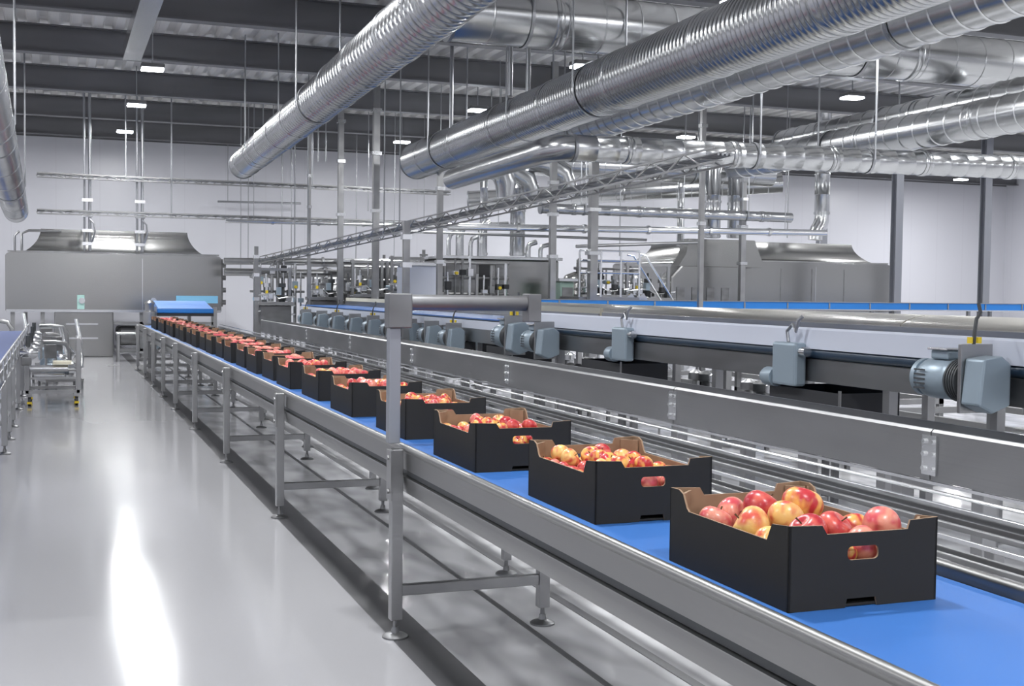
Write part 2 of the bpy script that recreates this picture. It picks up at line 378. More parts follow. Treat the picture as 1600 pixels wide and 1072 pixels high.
def riser(px, w_px, top, bottom, Y, label, elbow=None):
    p = at_y(px, bottom, Y); q = at_y(px, top, Y); r = w_px*Y/.95/1900/2
    t = thing('duct_riser', label, 'duct', (p.x, Y, p.z), 'upright ducts')
    L = q.z-p.z; MB().lathe((0,0,0), (0,0,L), duct_profile(L, r, .5, .006), 28).build('spiral_tube', 'duct_metal', t, smooth=True)
    for zc in (.02, L*.5, L-.06):
        MB().lathe((0,0,zc), (0,0,zc+.05), [(0, r+.016), (.05, r+.016)], 28).build('collar', 'duct_metal', t, smooth=True)
    if elbow:
        pts = [(0,0,0), (0,0,-.12), (-.05*elbow,0,-.25), (-.16*elbow,0,-.36), (-.25*elbow,0,-.5), (-.26*elbow,0,-.62)]
        rr = [r*.98, r*.98, r*1.02, r*1.0, r*.95, r*.95]
        MB().tube(pts, rr, 24).build('elbow', 'steel_bright', t, smooth=True)
    return t
riser(1284, 26, 96, 336, 25.6, 'tall upright duct dropping onto the right domed dryer', .7)
riser(1113, 26, 262, 372, 25.2, 'left of the two thick upright ducts behind the crossing pipes')
riser(1148, 26, 268, 372, 25.4, 'right of the two thick upright ducts behind the crossing pipes')
riser(808, 24, 262, 400, 25.5, 'upright duct standing on the grey cabinet machine in the middle')
riser(755, 12, 262, 400, 25.5, 'thin upright duct left of the middle upright duct')
riser(1062, 10, 225, 385, 27.5, 'thin upright duct left of the thick upright pair')
# bent hood pieces under the big duct tip
t = thing('duct_manifold', 'crumpled looking silver duct branches bunched under the big duct tip', 'duct', (9.0, 24.5, 4.1))
for hx in (0.02, 1.52): MB().cyl((hx, 0, 0), (hx, 0, deck_z(9+hx)-4.102), .012, n=6).build('hanger', 'rod_metal', t)
for k, (ox, oy, oz, r) in enumerate(((0, 0, 0, .26), (.7, .3, -.1, .22), (1.5, .2, .05, .24))):
    MB().tube([(ox-.9, oy, oz+.35), (ox-.5, oy, oz+.3), (ox-.1, oy, oz+.1), (ox, oy, oz-.15), (ox, oy, oz-.45)], [r, r*1.05, r, r*.9, r*.7], 20).build('branch', 'duct_metal', t, smooth=True)

# ------------------------------------------------------------------ pipes, trays, hangers
def pipe(p0, p1, r, label, group=None, m='steel', name='pipe', clamps=0, cat='pipe', hang=()):
    p0 = Vector(p0); p1 = Vector(p1)
    if name == 'hanger_rod':
        return tag(MB().cyl(p0, p1, r, n=12).build(name, m, smooth=True, offset=p0), label, cat, group)
    t = thing(name, label, cat, p0, group); MB().cyl((0,0,0), p1-p0, r, n=12).build('tube', m, t, smooth=True)
    d = (p1-p0)/(clamps+1)
    for k in range(clamps):
        c = d*(k+1); u = d.normalized(); MB().cyl(c-u*.03, c+u*.03, r*1.35, n=12).build('clamp', 'steel_bright', t)
    for f in (hang or (.12, .88)):
        c = (p1-p0)*f; MB().cyl((c.x, c.y, c.z+r*.8), (c.x, c.y, deck_z(p0.x+c.x)-.002-p0.z), .009, n=6).build('hanger', 'rod_metal', t)
    return t
def tray(p0, p1, wd, label, step=.35, th=.045, up=(0,0,1), hang=()):
    p0 = Vector(p0); p1 = Vector(p1); t = thing('cable_tray', label, 'cable tray', p0, None)
    D = p1-p0; L = D.length; d = D/L; side = d.cross(Vector((0,0,1))).normalized()
    for s in (-1, 1):
        m = MB(); o = side*wd/2*s; up = Vector((0, 0, th))
        m.bar(o-up, D+o-up, .02, .02); m.bar(o+up, D+o+up, .02, .02); q = 0.0; f = 1
        while q+.3 < L:
            m.bar(o+d*q-up*f, o+d*(q+.3)+up*f, .012, .014); q += .3; f = -f
        m.build('side_truss', 'steel', t)
    m = MB(); k = 0
    while k*step < L:
        c = d*(k*step); m.bar(c-side*wd/2-Vector((0,0,.012)), c+side*wd/2-Vector((0,0,.012)), .03, .012); k += 1
    m.build('rungs', 'steel', t)
    mm = MB()
    for j in range(4): mm.cyl(side*(wd*(-.3+.2*j))+Vector((0,0,.012)), D+side*(wd*(-.3+.2*j))+Vector((0,0,.012)), .016, n=6)
    mm.build('cables', 'rod_metal', t)
    for h in hang:
        c = d*h; hm = MB()
        for s in (-1, 1): hm.cyl(c+side*wd/2*s*1.05, Vector((c.x, c.y, deck_z(p0.x+c.x+side.x*wd/2*s*1.05)-.002-p0.z))+side*wd/2*s*1.05, .012, n=6)
        hm.bar(c-side*wd*.6-Vector((0,0,.04)), c+side*wd*.6-Vector((0,0,.04)), .04, .03)
        hm.build('hanger', 'rod_metal', t)
    return t
tray((-.4, 29.4, 4.14), (9.3, 29.4, 4.11), .16, 'upper thin cable tray crossing before the back wall', .3, hang=(1.9, 6.2))
tray((-.4, 29.2, 3.31), (9.2, 29.2, 3.31), .16, 'lower thin cable tray crossing before the back wall', .3, hang=(2.9,))
pa = at_y(408, 408, 27.5); pb = at_y(1120, 247, 10.6)
tray(pa, (6.2, 10.6, 3.02), .26, 'long cable tray rising diagonally from the middle towards the upper right', .4, th=.07, hang=(3, 8))
pipe(at_y(700, 354, 23), at_y(1290, 364, 23), .07, 'thick shiny pipe crossing in front of the upright ducts', m='steel_bright', clamps=5)
pipe(at_y(352, 345, 28.6), at_y(702, 354, 28.6), .05, 'shiny pipe crossing behind the left hanger posts', m='steel_bright', clamps=4)
pipe(at_y(350, 408, 28.85), at_y(650, 410, 28.85), .08, 'dull pipe just above the machines right of the domed dryer', clamps=3)
pipe(at_y(350, 425, 29.03), at_y(560, 428, 29.03), .09, 'dull pipe running low beside the left domed dryer', clamps=3)
pipe(at_y(640, 362, 25), at_y(1010, 375, 25), .03, 'thin pipe right below the thick shiny crossing pipe')
pipe(at_y(900, 385, 24.5), at_y(1090, 379, 24.5), .035, 'thin pipe leading into the top of the right domed dryer')
pipe(at_y(340, 315, 35.5), at_y(470, 318, 35.5), .03, 'short thin rod on the back wall above the left crossing trays', m='rod_metal')
for px, tp, bt, Y, wd, lab in ((482, 245, 505, 27.4, .07, 'thin upright post left of the double square posts'), (531, 150, 490, 27.4, .12, 'square grey upright post, left of a pair in the middle'),
                       (586, 130, 490, 24.7, .13, 'square grey upright post, right of a pair in the middle'), (686, 265, 480, 22, .1, 'grey upright post hanging below the tip of the big duct'),
                       (862, 255, 480, 22.7, .12, 'grey upright post right of the grey cabinet machine'), (925, 245, 470, 22.4, .16, 'wide grey upright post beside the stair platform'),
                       (1095, 155, 400, 21, .09, 'slim upright post beside the thick upright duct pair'), (1160, 285, 375, 24.6, .12, 'short post right of the thick upright ducts'),
                       (634, 345, 480, 16.7, .09, 'upright post carrying the diagonal cable tray'), (400, 385, 500, 26, .08, 'short grey post at the low end of the diagonal tray')):
    p = at_y(px, bt, Y); q = at_y(px, tp, Y); top = (ZC-.505 if Y == 27.4 else deck_z(p.x)-.002) if tp < 262 else q.z
    t = thing('support_post', lab, 'post', (p.x, Y, 0), 'upright support posts')
    MB().box(-wd/2, wd/2, -wd/2, wd/2, .015, top, 0).build('tube', 'steel', t)
    MB().box(-wd, wd, -wd, wd, 0, .015).build('base_plate', 'steel_dark', t)
    m = MB()
    for zc in (q.z*.55, q.z*.75, q.z*.9): m.box(-wd*.75, wd*.75, -wd*.75, wd*.75, zc, zc+.07)
    m.build('brackets', 'steel_bright', t)
# double hanger pipes above the left dryer
for px, lab in ((137, 'left pair of hanger pipes coming down to the left domed dryer'), (219, 'right pair of hanger pipes coming down to the left domed dryer')):
    p = at_y(px, 392, 29.7); t = thing('pipe_drop', lab, 'pipe', (p.x, 29.7, 0), 'hanger pipes over the left dryer')
    for k, s in enumerate((-.07, .05)):
        MB().cyl((s, 0, 2.47), (s, 0, ZC-.002), .035 if k else .025, n=10).build('tube', 'rod_metal', t, smooth=True)
    m = MB()
    for z in (2.6, 2.9, 3.25, 3.6, 4.1): m.box(-.12, .11, -.05, .05, z, z+.07)
    m.build('clamps', 'steel_bright', t)
    v = MB(); v.tube([(.05, -.03, 3.2), (.14, -.05, 3.1), (.16, -.05, 2.9), (.1, -.05, 2.7), (.05, 0, 2.6)], .02, 8); v.build('bent_tube', 'rod_metal', t, smooth=True)
# ceiling drop rods (thin)
k = 0
for px, y0, y1, Y in ((411, 195, 235, 31), (427, 190, 240, 31), (497, 218, 252, 29), (509, 215, 252, 29), (556, 130, 440, 33), (575, 170, 330, 31), (455, 225, 470, 33), (440, 225, 470, 34), (1175, 100, 250, 22), (1230, 280, 372, 26.5), (968, 290, 400, 30), (705, 50, 200, 20), (797, 55, 150, 17), (825, 50, 145, 16.5)):
    p = at_y(px, y1, Y); k += 1
    pipe((p.x, Y, p.z), (p.x, Y, deck_z(p.x)-.002), .035 if px in (705, 797, 825) else .015, 'thin rod hanging from the roof, %s' % {411: 'left of a close pair over the diagonal duct end', 427: 'right of a close pair over the diagonal duct end', 497: 'left of two in front of the back wall top', 509: 'right of two in front of the back wall top', 556: 'between the two square posts', 575: 'just left of the right square post', 455: 'long and faint near the thin post', 440: 'long and faint, the leftmost by the back wall', 1175: 'left of the tall upright duct', 1230: 'down to the right domed dryer', 968: 'right of the wide grey post', 705: 'thick and shiny, left of the big duct lamp', 797: 'thick and shiny, ending at the big duct', 825: 'thick, the right one over the big duct'}[px], 'ceiling rods', m='rod_metal', name='hanger_rod', cat='rod')

# ------------------------------------------------------------------ main conveyor
CX0, CX1, CZ = 1.535, 2.33, .91
CY0, CY1 = 0.6, 25.5
t = thing('belt_conveyor', 'long stainless conveyor with a blue belt carrying the black cartons', 'conveyor', (CX0, CY0, 0))
L = CY1-CY0
def side_profile(s):   # cross section, x = 0 is the outer face
    bead = [(.018-.018*math.cos(a), .900+.018*math.sin(a)) for a in [PI*k/8-.5 for k in range(11)]]
    return [(.012, .80)] + [(.012, .880)] + bead + [(.038, .888), (.038, .69), (.016, .69), (.003, .762), (.006, .768), (.030, .770), (.030, .798)]
MB().prism([side_profile(1)], lambda u, v, tt: (u, tt, v), 0, L).build('side_channel', 'rail_steel', t, smooth=True)
MB().prism([side_profile(1)], lambda u, v, tt: (CX1-CX0-u, tt, v), 0, L).build('side_channel', 'rail_steel', t, smooth=True)
MB().box(.035, .76, 0, L, .695, .71).build('under_tray', 'steel_dark', t)
MB().box(.022, .0295, 0, L, .772, .797).build('groove_strip', 'motor_dark', t)
m = MB(); m.box(.045, .75, .03, L-.03, .870, .878); m.cyl((.045, .06, .84), (.75, .06, .84), .036, n=20); m.cyl((.045, L-.06, .84), (.75, L-.06, .84), .036, n=20); m.box(.045, .75, .06, L-.06, .802, .808)
m.build('belt', 'belt_blue', t)
m = MB()

for k in range(1, int(L/.04)): m.box(.034, .042, k*.04, k*.04+.028, .876, .888)
m.build('rail_studs', 'steel', t)['kind'] = 'stuff'
LEGS = [1.3, 5.55, 8.75, 11.68, 14.49, 16.95, 18.95, 21.0, 23.0, 25.1]
def leg_set(parent, xa, xb, y, ztop, zbar=.2, w=.056, gusset=True):
    for s, xx in ((0, xa), (1, xb)):
        l = MB().box(xx-w/2, xx+w/2, y-w/2, y+w/2, .085, ztop).build('leg', 'steel', parent, bevel=.004)
        m = MB(); m.cyl((xx, y, .02), (xx, y, .085), .011, n=10); m.lathe((xx, y, 0), (xx, y, .05), [(0, .062), (.008, .062), (.016, .05), (.024, .02), (.05, .016)], 20)
        m.build('levelling_foot', 'steel_dark', l, smooth=True)
        if gusset:
            sg = -1 if s == 0 else 1
            m = MB(); m.box(xx+sg*(w/2+.001), xx+sg*(w/2+.009), y-w*.75, y+w*.75, ztop-.24, ztop-.005)
            for zz in (ztop-.2, ztop-.04): m.cyl((xx+sg*(w/2+.008), y, zz), (xx+sg*(w/2+.018), y, zz), .012, n=8)
            m.build('bracket', 'steel', l)
    MB().box(xa+w/2, xb-w/2, y-w*.35, y+w*.35, zbar, zbar+.05).build('cross_bar', 'steel', parent, bevel=.003)
for y in LEGS: leg_set(t, -.031, CX1-CX0-.06 if y != 5.55 else CX1-CX0-.07, y-CY0, .90)
# scanner-like gantry over the belt
t = thing('roller_gantry', 'steel frame with a dark cross roller standing over the blue belt', 'frame', (CX0, 5.62, 0))
m = MB(); m.box(-.058, -.002, -.03, .03, .92, 1.47); m.build('post', 'post_grey', t, bevel=.004)
MB().box(-.066, .05, -.045, .045, 1.47, 1.635).build('bearing_plate', 'steel_dark', t, bevel=.006)
MB().box(.64, .71, -.045, .045, 1.50, 1.64).build('bearing_plate', 'steel_dark', t, bevel=.006)
MB().cyl((.05, 0, 1.592), (.64, 0, 1.592), .038, n=24).build('roller', 'steel_dark', t, smooth=True)

# ------------------------------------------------------------------ cartons
CW, CLN, TH = .44, .61, .006
def slot(cx, cz, w, h, n=5):
    r = h/2*.75; pts = []
    for (sx, sz, a0) in ((1, 1, 0), (-1, 1, 90), (-1, -1, 180), (1, -1, 270)):
        for k in range(n):
            a = math.radians(a0+90*k/(n-1)); pts.append((cx+sx*(w/2-r)+r*math.cos(a), cz+sz*(h/2-r)+r*math.sin(a)))
    return pts
end_loop = [(0, 0), (.165, 0), (.17, .022), (.255, .022), (.26, 0), (CW, 0), (CW, .212), (CW-.085, .208), (CW-.092, .186), (.108, .186), (.094, .208), (0, .212)]
def carton(name, label):
    t = thing(name, label, 'carton', (0,0,0), 'black fruit cartons on the blue belt')
    for s in (0, 1):      # short ends
        y0, y1 = (0, TH) if s == 0 else (CLN, CLN-TH)
        MB().prism([end_loop, slot(.215, .135, .092, .034)], lambda u, v, q: (u, q, v), y0, y1, (0, 1, 1)).build('end_wall', ['card_black', 'card_brown'], t)
    sl = [(0, 0), (CLN, 0), (CLN, .212), (CLN-.05, .214), (CLN-.075, .205), (CLN-.098, .168), (CLN-.11, .160), (.10, .160), (.085, .190), (.078, .204), (.0, .212)]
    for s in (0, 1):
        x0, x1 = (0, TH) if s == 0 else (CW, CW-TH)
        MB().prism([sl], lambda u, v, q: (q, u, v), x0, x1, (0, 1, 1)).build('side_wall', ['card_black', 'card_brown'], t)
    MB().box(TH, CW-TH, TH, CLN-TH, .002, .008).build('bottom', 'card_black', t)
    m = MB()  # corner reinforcements folded inside
    for (x, sx) in ((TH, 1), (CW-TH, -1)):
        for (y, sy) in ((TH, 1), (CLN-TH, -1)):
            m.prism([[(x+sx*.002, y+sy*.05), (x+sx*.05, y+sy*.002), (x+sx*.056, y+sy*.006), (x+sx*.006, y+sy*.056)]], lambda u, v, q: (u, v, q), .008, .203)
    m.build('corner_posts', 'card_brown', t)
    m = MB().box(TH, CW-TH, TH, CLN-TH, .078, .082); m.build('tray', 'card_brown', t)
    return t
BY = [2.495, 3.66, 4.86, 6.04, 7.20, 8.30, 9.32, 10.2, 11.05]
while BY[-1] < 23.6: BY.append(BY[-1]+.84)
BX = 1.658; BZ = .8785
ordw = ['nearest', 'second', 'third', 'fourth', 'fifth', 'sixth', 'seventh', 'eighth', 'ninth', 'tenth', 'eleventh', 'twelfth', 'thirteenth', 'fourteenth', 'fifteenth', 'sixteenth', 'seventeenth', 'eighteenth', 'nineteenth', 'twentieth', 'twenty-first', 'twenty-second', 'twenty-third', 'twenty-fourth', 'twenty-fifth', 'twenty-sixth']
c0 = carton('fruit_carton', 'nearest black cardboard fruit carton, half full of large apples'); c0.location = (BX, BY[0], BZ)
for i, y in enumerate(BY[1:], 1):
    dup(c0, (BX+(.012 if i % 2 else -.004)+.004*min(i, 8), y, BZ), 'black cardboard fruit carton heaped with apples, %s in line from the camera' % ordw[i])

# ------------------------------------------------------------------ apples
def apple_mesh(name, nu, nv, R=.5):
    m = MB(); vs = []; fs = []
    for i in range(1, nv):
        th = PI*i/nv
        rad = math.sin(th)*(1+.06*math.sin(2*th)*.5) ; z = math.cos(th)*.9
        dip = .17*math.exp(-(th/.36)**2) + .13*math.exp(-((PI-th)/.32)**2)*-1
        rad *= 1+.08*math.cos(th)
        for k in range(nu):
            a = 2*PI*k/nu; lob = 1+.02*math.cos(5*a)*(1-math.cos(th))/2
            vs.append((R*rad*lob*math.cos(a), R*rad*lob*math.sin(a), R*(z-dip*1.6)))
    top = len(vs); vs.append((0, 0, R*(.9-.30))); bot = top+1; vs.append((0, 0, R*(-.9+.2)))
    for i in range(nv-2):
        for k in range(nu):
            k2 = (k+1) % nu; fs.append((i*nu+k, (i+1)*nu+k, (i+1)*nu+k2, i*nu+k2))
    for k in range(nu):
        k2 = (k+1) % nu; fs.append((top, k, k2)); fs.append((bot, (nv-2)*nu+k2, (nv-2)*nu+k))
    return m.add(vs, fs)
protos = {}
def apple(kind, loc, d, rot, label, group, hi=True, stem=True):
    key = (kind, hi)
    if key not in protos:
        o = apple_mesh('apple', 32 if hi else 14, 20 if hi else 9).build('apple', 'apple_'+kind, smooth=True)
        o.data.polygons.foreach_set('use_smooth', [True]*len(o.data.polygons))
        if hi:
            MB().tube([(0, 0, .29), (.015, 0, .38), (.05, .01, .5)], [.02, .018, .026], 8).build('stem', 'stem', o, smooth=True)
        protos[key] = o; first_use = True
    else:
        src = protos[key]; o = src.copy(); COL.objects.link(o)
        for ch in src.children:
            c = ch.copy(); COL.objects.link(c); c.parent = o
    o.location = loc; o.scale = (d, d, d); o.rotation_euler = rot
    return tag(o, label, 'apple', group)
def A1(kind, x, y, z, d, rot, label): apple(kind, (BX+x, BY[0]+y, BZ+z), d, rot, label, None)
TZ = .082
# nearest carton: each apple by hand
A1('pink',   .070, .475, TZ+.050, .098, (.4, .3, 1), 'pink red apple at the far left inside the nearest carton')
A1('yellow', .080, .300, TZ+.070, .108, (-.15, -1.05, -.4), 'large yellow apple with its dimple showing, at the left wall of the nearest carton')
A1('red',    .185, .420, TZ+.090, .110, (.3, .6, .5), 'dark red apple at the back left of the nearest carton')
A1('pink',   .150, .52, TZ+.06, .098, (1.2, .2, .5), 'pink red apple against the back wall of the nearest carton')
A1('yellow', .185, .300, TZ+.085, .100, (.8, .2, 2), 'orange yellow apple in the middle of the nearest carton heap')
A1('blush',  .270, .350, TZ+.108, .115, (.2, -.4, 3), 'biggest yellow and red apple on top of the nearest carton heap')
A1('red',    .165, .165, TZ+.072, .106, (-.6, .2, 1.8), 'deep red apple at the front left of the nearest carton')
A1('red',    .262, .190, TZ+.072, .098, (.5, .5, 0), 'deep red apple in the front middle of the nearest carton')
A1('pink',   .262, .070, TZ+.056, .096, (1.3, .1, .8), 'pink striped apple by the front wall of the nearest carton')
A1('blush',  .200, .062, TZ+.040, .07, (.3, .3, .8), 'small yellow and red apple showing through the nearest carton handle hole')
A1('pink',   .352, .110, TZ+.092, .098, (.1, 1.4, .8), 'pink red apple in the front right corner of the nearest carton')
A1('blush',  .355, .230, TZ+.055, .096, (.9, .4, 2.8), 'blushed apple along the right wall of the nearest carton')
A1('red',    .350, .470, TZ+.055, .096, (.9, .4, 2.8), 'red apple at the far right of the nearest carton')
A1('blush',  .250, .510, TZ+.06, .096, (.9, .4, 4.8), 'blushed apple at the far end of the nearest carton')
A1('yellow', .075, .205, TZ+.045, .085, (.9, .4, 5.8), 'small yellow apple at the left wall of the nearest carton')
count = 15
def heap_positions(nx, ny, d, seed):
    rnd = random.Random(seed); out = []
    for j in range(ny):
        for i in range(nx):
            x = .012+d/2+(CW-.024-d)*i/(nx-1); y = .012+d/2+(CLN-.024-d)*j/(ny-1)
            out.append((x+rnd.uniform(-.002, .002), y+rnd.uniform(-.004, .004), TZ+d*.46+rnd.uniform(0, .006), d*rnd.uniform(.93, .99)))
    dx = (CW-.024-d)/(nx-1); dy = (CLN-.024-d)/(ny-1)
    for j in range(ny-1):
        for i in range(nx-1):
            if rnd.random() < .10: continue
            edge = (j in (0, ny-2)) or (i in (0, nx-2))
            if edge and rnd.random() < .55: continue
            x = .012+d/2+dx*(i+.5); y = .012+d/2+dy*(j+.5)
            out.append((x+rnd.uniform(-.005, .005), y+rnd.uniform(-.005, .005), TZ+d*.46+d*.60+rnd.uniform(0, .006), d*rnd.uniform(.92, 1.02)))
    return out
rnd = random.Random(3); rest = MB(); restn = 0
for i, y in enumerate(BY[1:], 1):
    bx = BX+(.012 if i % 2 else -.004)+.004*min(i, 8)
    ps = heap_positions(5, 7, .074, i) if i < 4 else heap_positions(5, 6, .078, i)
    for (ax, ay, az, d) in ps:
        kind = rnd.choice(['blush', 'blush', 'yellow', 'pink', 'red'] if i < 4 else ['blush', 'red', 'pink', 'pink', 'red'])
        rot = (rnd.uniform(-1.2, 1.2), rnd.uniform(-1.2, 1.2), rnd.uniform(0, 6))
        if count < 300:
            apple(kind, (bx+ax, y+ay, BZ+az), d, rot, 'red and yellow apple in the %s carton from the camera' % ordw[i], 'apples in the %s carton from the camera' % ordw[i], hi=(i < 4)); count += 1
        else:
            am = apple_mesh('apple', 10, 7); rest.add([(bx+ax+p[0]*d, y+ay+p[1]*d, BZ+az+p[2]*d) for p in am.v], am.f)
if rest.v:
    o = rest.build('apples', 'apple_pink', smooth=True, offset=(BX, BY[12], BZ)); tag(o, 'distant red apples filling the small far cartons on the blue belt', 'apples'); o['kind'] = 'stuff'

# ------------------------------------------------------------------ conveyor B: chain lines right next to the belt
t = thing('rail_conveyor', 'bare steel conveyor frame of many thin open rails right behind the cartons', 'conveyor', (2.42, 0, 0))
L0, L1 = 1.0, 25.5
for k, (x, z, wz, wx) in enumerate(((.0, .85, .09, .03), (.13, .80, .018, .014), (.17, .80, .018, .014), (.33, .80, .018, .014), (.37, .81, .018, .014), (.55, .80, .018, .014), (.60, .83, .02, .014), (.64, .845, .02, .012), (.69, .87, .06, .02))):
    MB().box(x, x+wx, L0, L1, z-wz, z, 0).build('rail', ('steel', 'steel_dark', 'steel_bright')[k % 3], t, bevel=.002)
m = MB(); yy = L0+.2
while yy < L1: m.box(.03, .69, yy, yy+.03, .75, .781); yy += 1.6
m.build('cross_members', 'steel_dark', t)
MB().cyl((.72, L0, .905), (.72, L1, .905), .008, n=8).build('guide_rail', 'steel_bright', t)
m = MB(); yy = L0+.5
while yy < L1:
    m.box(.71, .716, yy, yy+.02, .82, .9); yy += 1.5
m.build('rail_holders', 'steel', t)
for y in (3.4, 6.6, 9.8, 12.6, 15.4, 18.2, 21, 24): leg_set(t, .035, .69, y, .76, .22, .05, False)

# ------------------------------------------------------------------ band conveyor (big grey side channel, black belt)
BXL = 3.9
t = thing('black_belt_conveyor', 'grey conveyor with a deep side channel and black belt in the middle ground', 'conveyor', (BXL, 1.5, 0))
L = 23.5
segs = [0, 3.2, 5.78, 9.0, 12.2, 15.4, 18.6, L]
ch = [(0, .775), (0, 1.005), (.012, 1.018), (.03, 1.018), (.03, 1.0), (.012, .99), (.012, .80), (.03, .79), (.03, .775)]
for a, b in zip(segs[:-1], segs[1:]):
    MB().prism([ch], lambda u, v, q: (u, q, v), a+.004, b-.004).build('side_panel', 'steel', t)
for b in segs[1:-1]:
    m = MB(); m.box(-.012, -.001, b-.05, b+.05, .80, .99)
    for zz in (.83, .9, .96): m.cyl((-.025, b-.03, zz), (-.012, b-.03, zz), .012, n=8); m.cyl((-.025, b+.03, zz), (-.012, b+.03, zz), .012, n=8)
    m.build('joint_plate', 'steel_bright', t)
MB().box(0, .012, 0, L, .755, .77).build('lower_flange', 'steel_bright', t)
MB().box(.59, .62, 0, L, .79, .965).build('side_panel', 'steel', t)
m = MB(); m.box(.035, .585, 0, L, .955, .968); m.box(.04, .58, 0, L, .84, .85); m.build('belt', 'rubber', t)
for y in (2.89, 3.46, 4.28, 5.78, 8.9, 12, 15, 18, 21): leg_set(t, .05, .585, y, .775, .25, .08, False)

# ------------------------------------------------------------------ conveyor C: white guard + motors, silver cover
KX = 5.0
t = thing('guarded_conveyor', 'conveyor with a white side guard above a grey channel and drive motors', 'conveyor', (KX, 3.0, 0))
L = 9.9
MB().prism([[(0, 1.27), (.0, 1.405), (.012, 1.42), (.03, 1.42), (.02, 1.27)]], lambda u, v, q: (u, q, v), 0, L).build('side_guard', 'guard_white', t)
MB().cyl((.045, 0, 1.238), (.045, L, 1.238), .042, n=16).build('belt_edge', 'dark_blue', t, smooth=True)
MB().prism([[(0, 1.04), (0, 1.195), (.02, 1.2), (.04, 1.195), (.012, 1.18), (.012, 1.055), (.05, 1.04)]], lambda u, v, q: (u, q, v), 0, L).build('side_channel', 'steel_dark', t)
MB().box(.03, 1.0, 0, L, 1.25, 1.262).build('belt', 'belt_blue', t)
MB().prism([[(.95, 1.04), (.95, 1.42), (1.0, 1.42), (1.0, 1.04)]], lambda u, v, q: (u, q, v), 0, L).build('side_channel', 'steel', t)
for y in (1.2, 3.5, 5.7, 9.0): leg_set(t, .06, .94, y, 1.04, .4, .07, False)
# second stretch
t = thing('blue_belt_conveyor', 'far stretch of conveyor with an open blue belt and a row of motors', 'conveyor', (KX, 13.1, 0))
L = 13.5
MB().prism([[(0, 1.17), (0, 1.27), (.02, 1.275), (.03, 1.17)]], lambda u, v, q: (u, q, v), 0, L).build('side_guard', 'guard_white', t)
MB().prism([[(0, 1.0), (0, 1.165), (.03, 1.165), (.012, 1.15), (.012, 1.015), (.03, 1.0)]], lambda u, v, q: (u, q, v), 0, L).build('side_channel', 'steel', t)
MB().box(.03, 1.0, 0, L, 1.29, 1.305).build('belt', 'belt_blue', t)
MB().box(.95, 1.0, 0, L, 1.0, 1.33).build('side_channel', 'steel', t)
MB().box(1.02, 1.06, 0, L, 1.36, 1.47).build('rear_guard', 'cream', t)
MB().box(1.0, 1.02, 0, L, 1.27, 1.40).build('guard_support', 'steel', t)
for y in (1.6, 3.5, 6, 8.5, 11, 13): leg_set(t, .06, .94, y, 1.0, .4, .07, False)
# silver cover line
t = thing('covered_conveyor', 'line of polished silver hood covers behind the white side guard', 'conveyor', (6.15, 3.5, 0))
arc = [(0, 1.28), (0, 1.40)] + [(.35-.35*math.cos(a), 1.40+.105*math.sin(a)) for a in [PI*k/10 for k in range(1, 10)]] + [(.7, 1.40), (.7, 1.28)]
for a, b in ((0, 4.3), (4.32, 10.2), (10.22, 17)):
    MB().prism([arc], lambda u, v, q: (u, q, v), a, b).build('hood_cover', 'hood_metal', t, smooth=True)
MB().box(-.02, .72, 0, 17, 1.18, 1.275).build('base_channel', 'steel', t)
for y in (.5, 4, 8, 12, 16.5): leg_set(t, .04, .66, y, 1.18, .4, .07, False)

def motor(loc, label, rot=0.0, s=1.0, cable=True):
    t = thing('gear_motor', label, 'motor', loc, 'drive motors along the conveyors'); t.rotation_euler = (0, 0, rot); t.scale = (s, s, s)
    # axis along +Y(far) = fan end
    MB().lathe((0, .02, 0), (0, .30, 0), [(0, .12), (.02, .135), (.2, .135), (.24, .13), (.28, .11)], 28).build('body', 'motor_paint', t, smooth=True)
    m = MB()
    for k in range(5): m.lathe((0, -.01-k*.022, 0), (0, -.02-k*.022, 0), [(0, .142), (.012, .142)], 24)
    m.cyl((0, .02, 0), (0, -.12, 0), .115, n=20); m.build('cooling_fins', 'motor_dark', t, smooth=True)
    MB().lathe((0, .30, 0), (0, .36, 0), [(0, .125), (.04, .125), (.06, .09)], 28).build('fan_cover', 'motor_paint', t, smooth=True)
    m = MB()
    for k in range(5): m.box(-.138, -.1365, .17-.0, .28, -.07+k*.03, -.058+k*.03)
    m.build('grille', 'motor_dark', t)
    MB().box(-.07, .07, .03, .20, .13, .19).build('terminal_box', 'motor_paint', t, bevel=.012)
    MB().box(-.09, .09, .02, .21, .19, .205).build('box_lid', 'steel_bright', t, bevel=.004)
    MB().box(-.13, .12, -.16, -.13, -.20, .24).build('mounting_plate', 'steel', t, bevel=.004)
    MB().box(.12, .185, -.16, -.1, -.05, .05).build('mounting_bracket', 'steel', t)
    g = MB(); g.prism([[(-.13, -.14), (-.02, -.19), (.12, -.14), (.12, .12), (.05, .17), (-.1, .15)]], lambda u, v, q: (u, q, v), -.16, -.33); g.build('gearbox', 'motor_paint', t, bevel=.015)
    if cable:
        MB().tube([(-.02, -.145, .24), (-.02, -.15, .32), (.01, -.13, .40), (.05, -.12, .44), (.05, -.10, .50)], .012, 8).build('cable', 'motor_dark', t, smooth=True)
        m = MB(); m.cyl((-.05, -.145, .245), (-.05, -.145, .285), .018, n=10); m.cyl((.02, -.145, .245), (.02, -.145, .285), .018, n=10); m.build('connector', 'yellow', t)
    return t
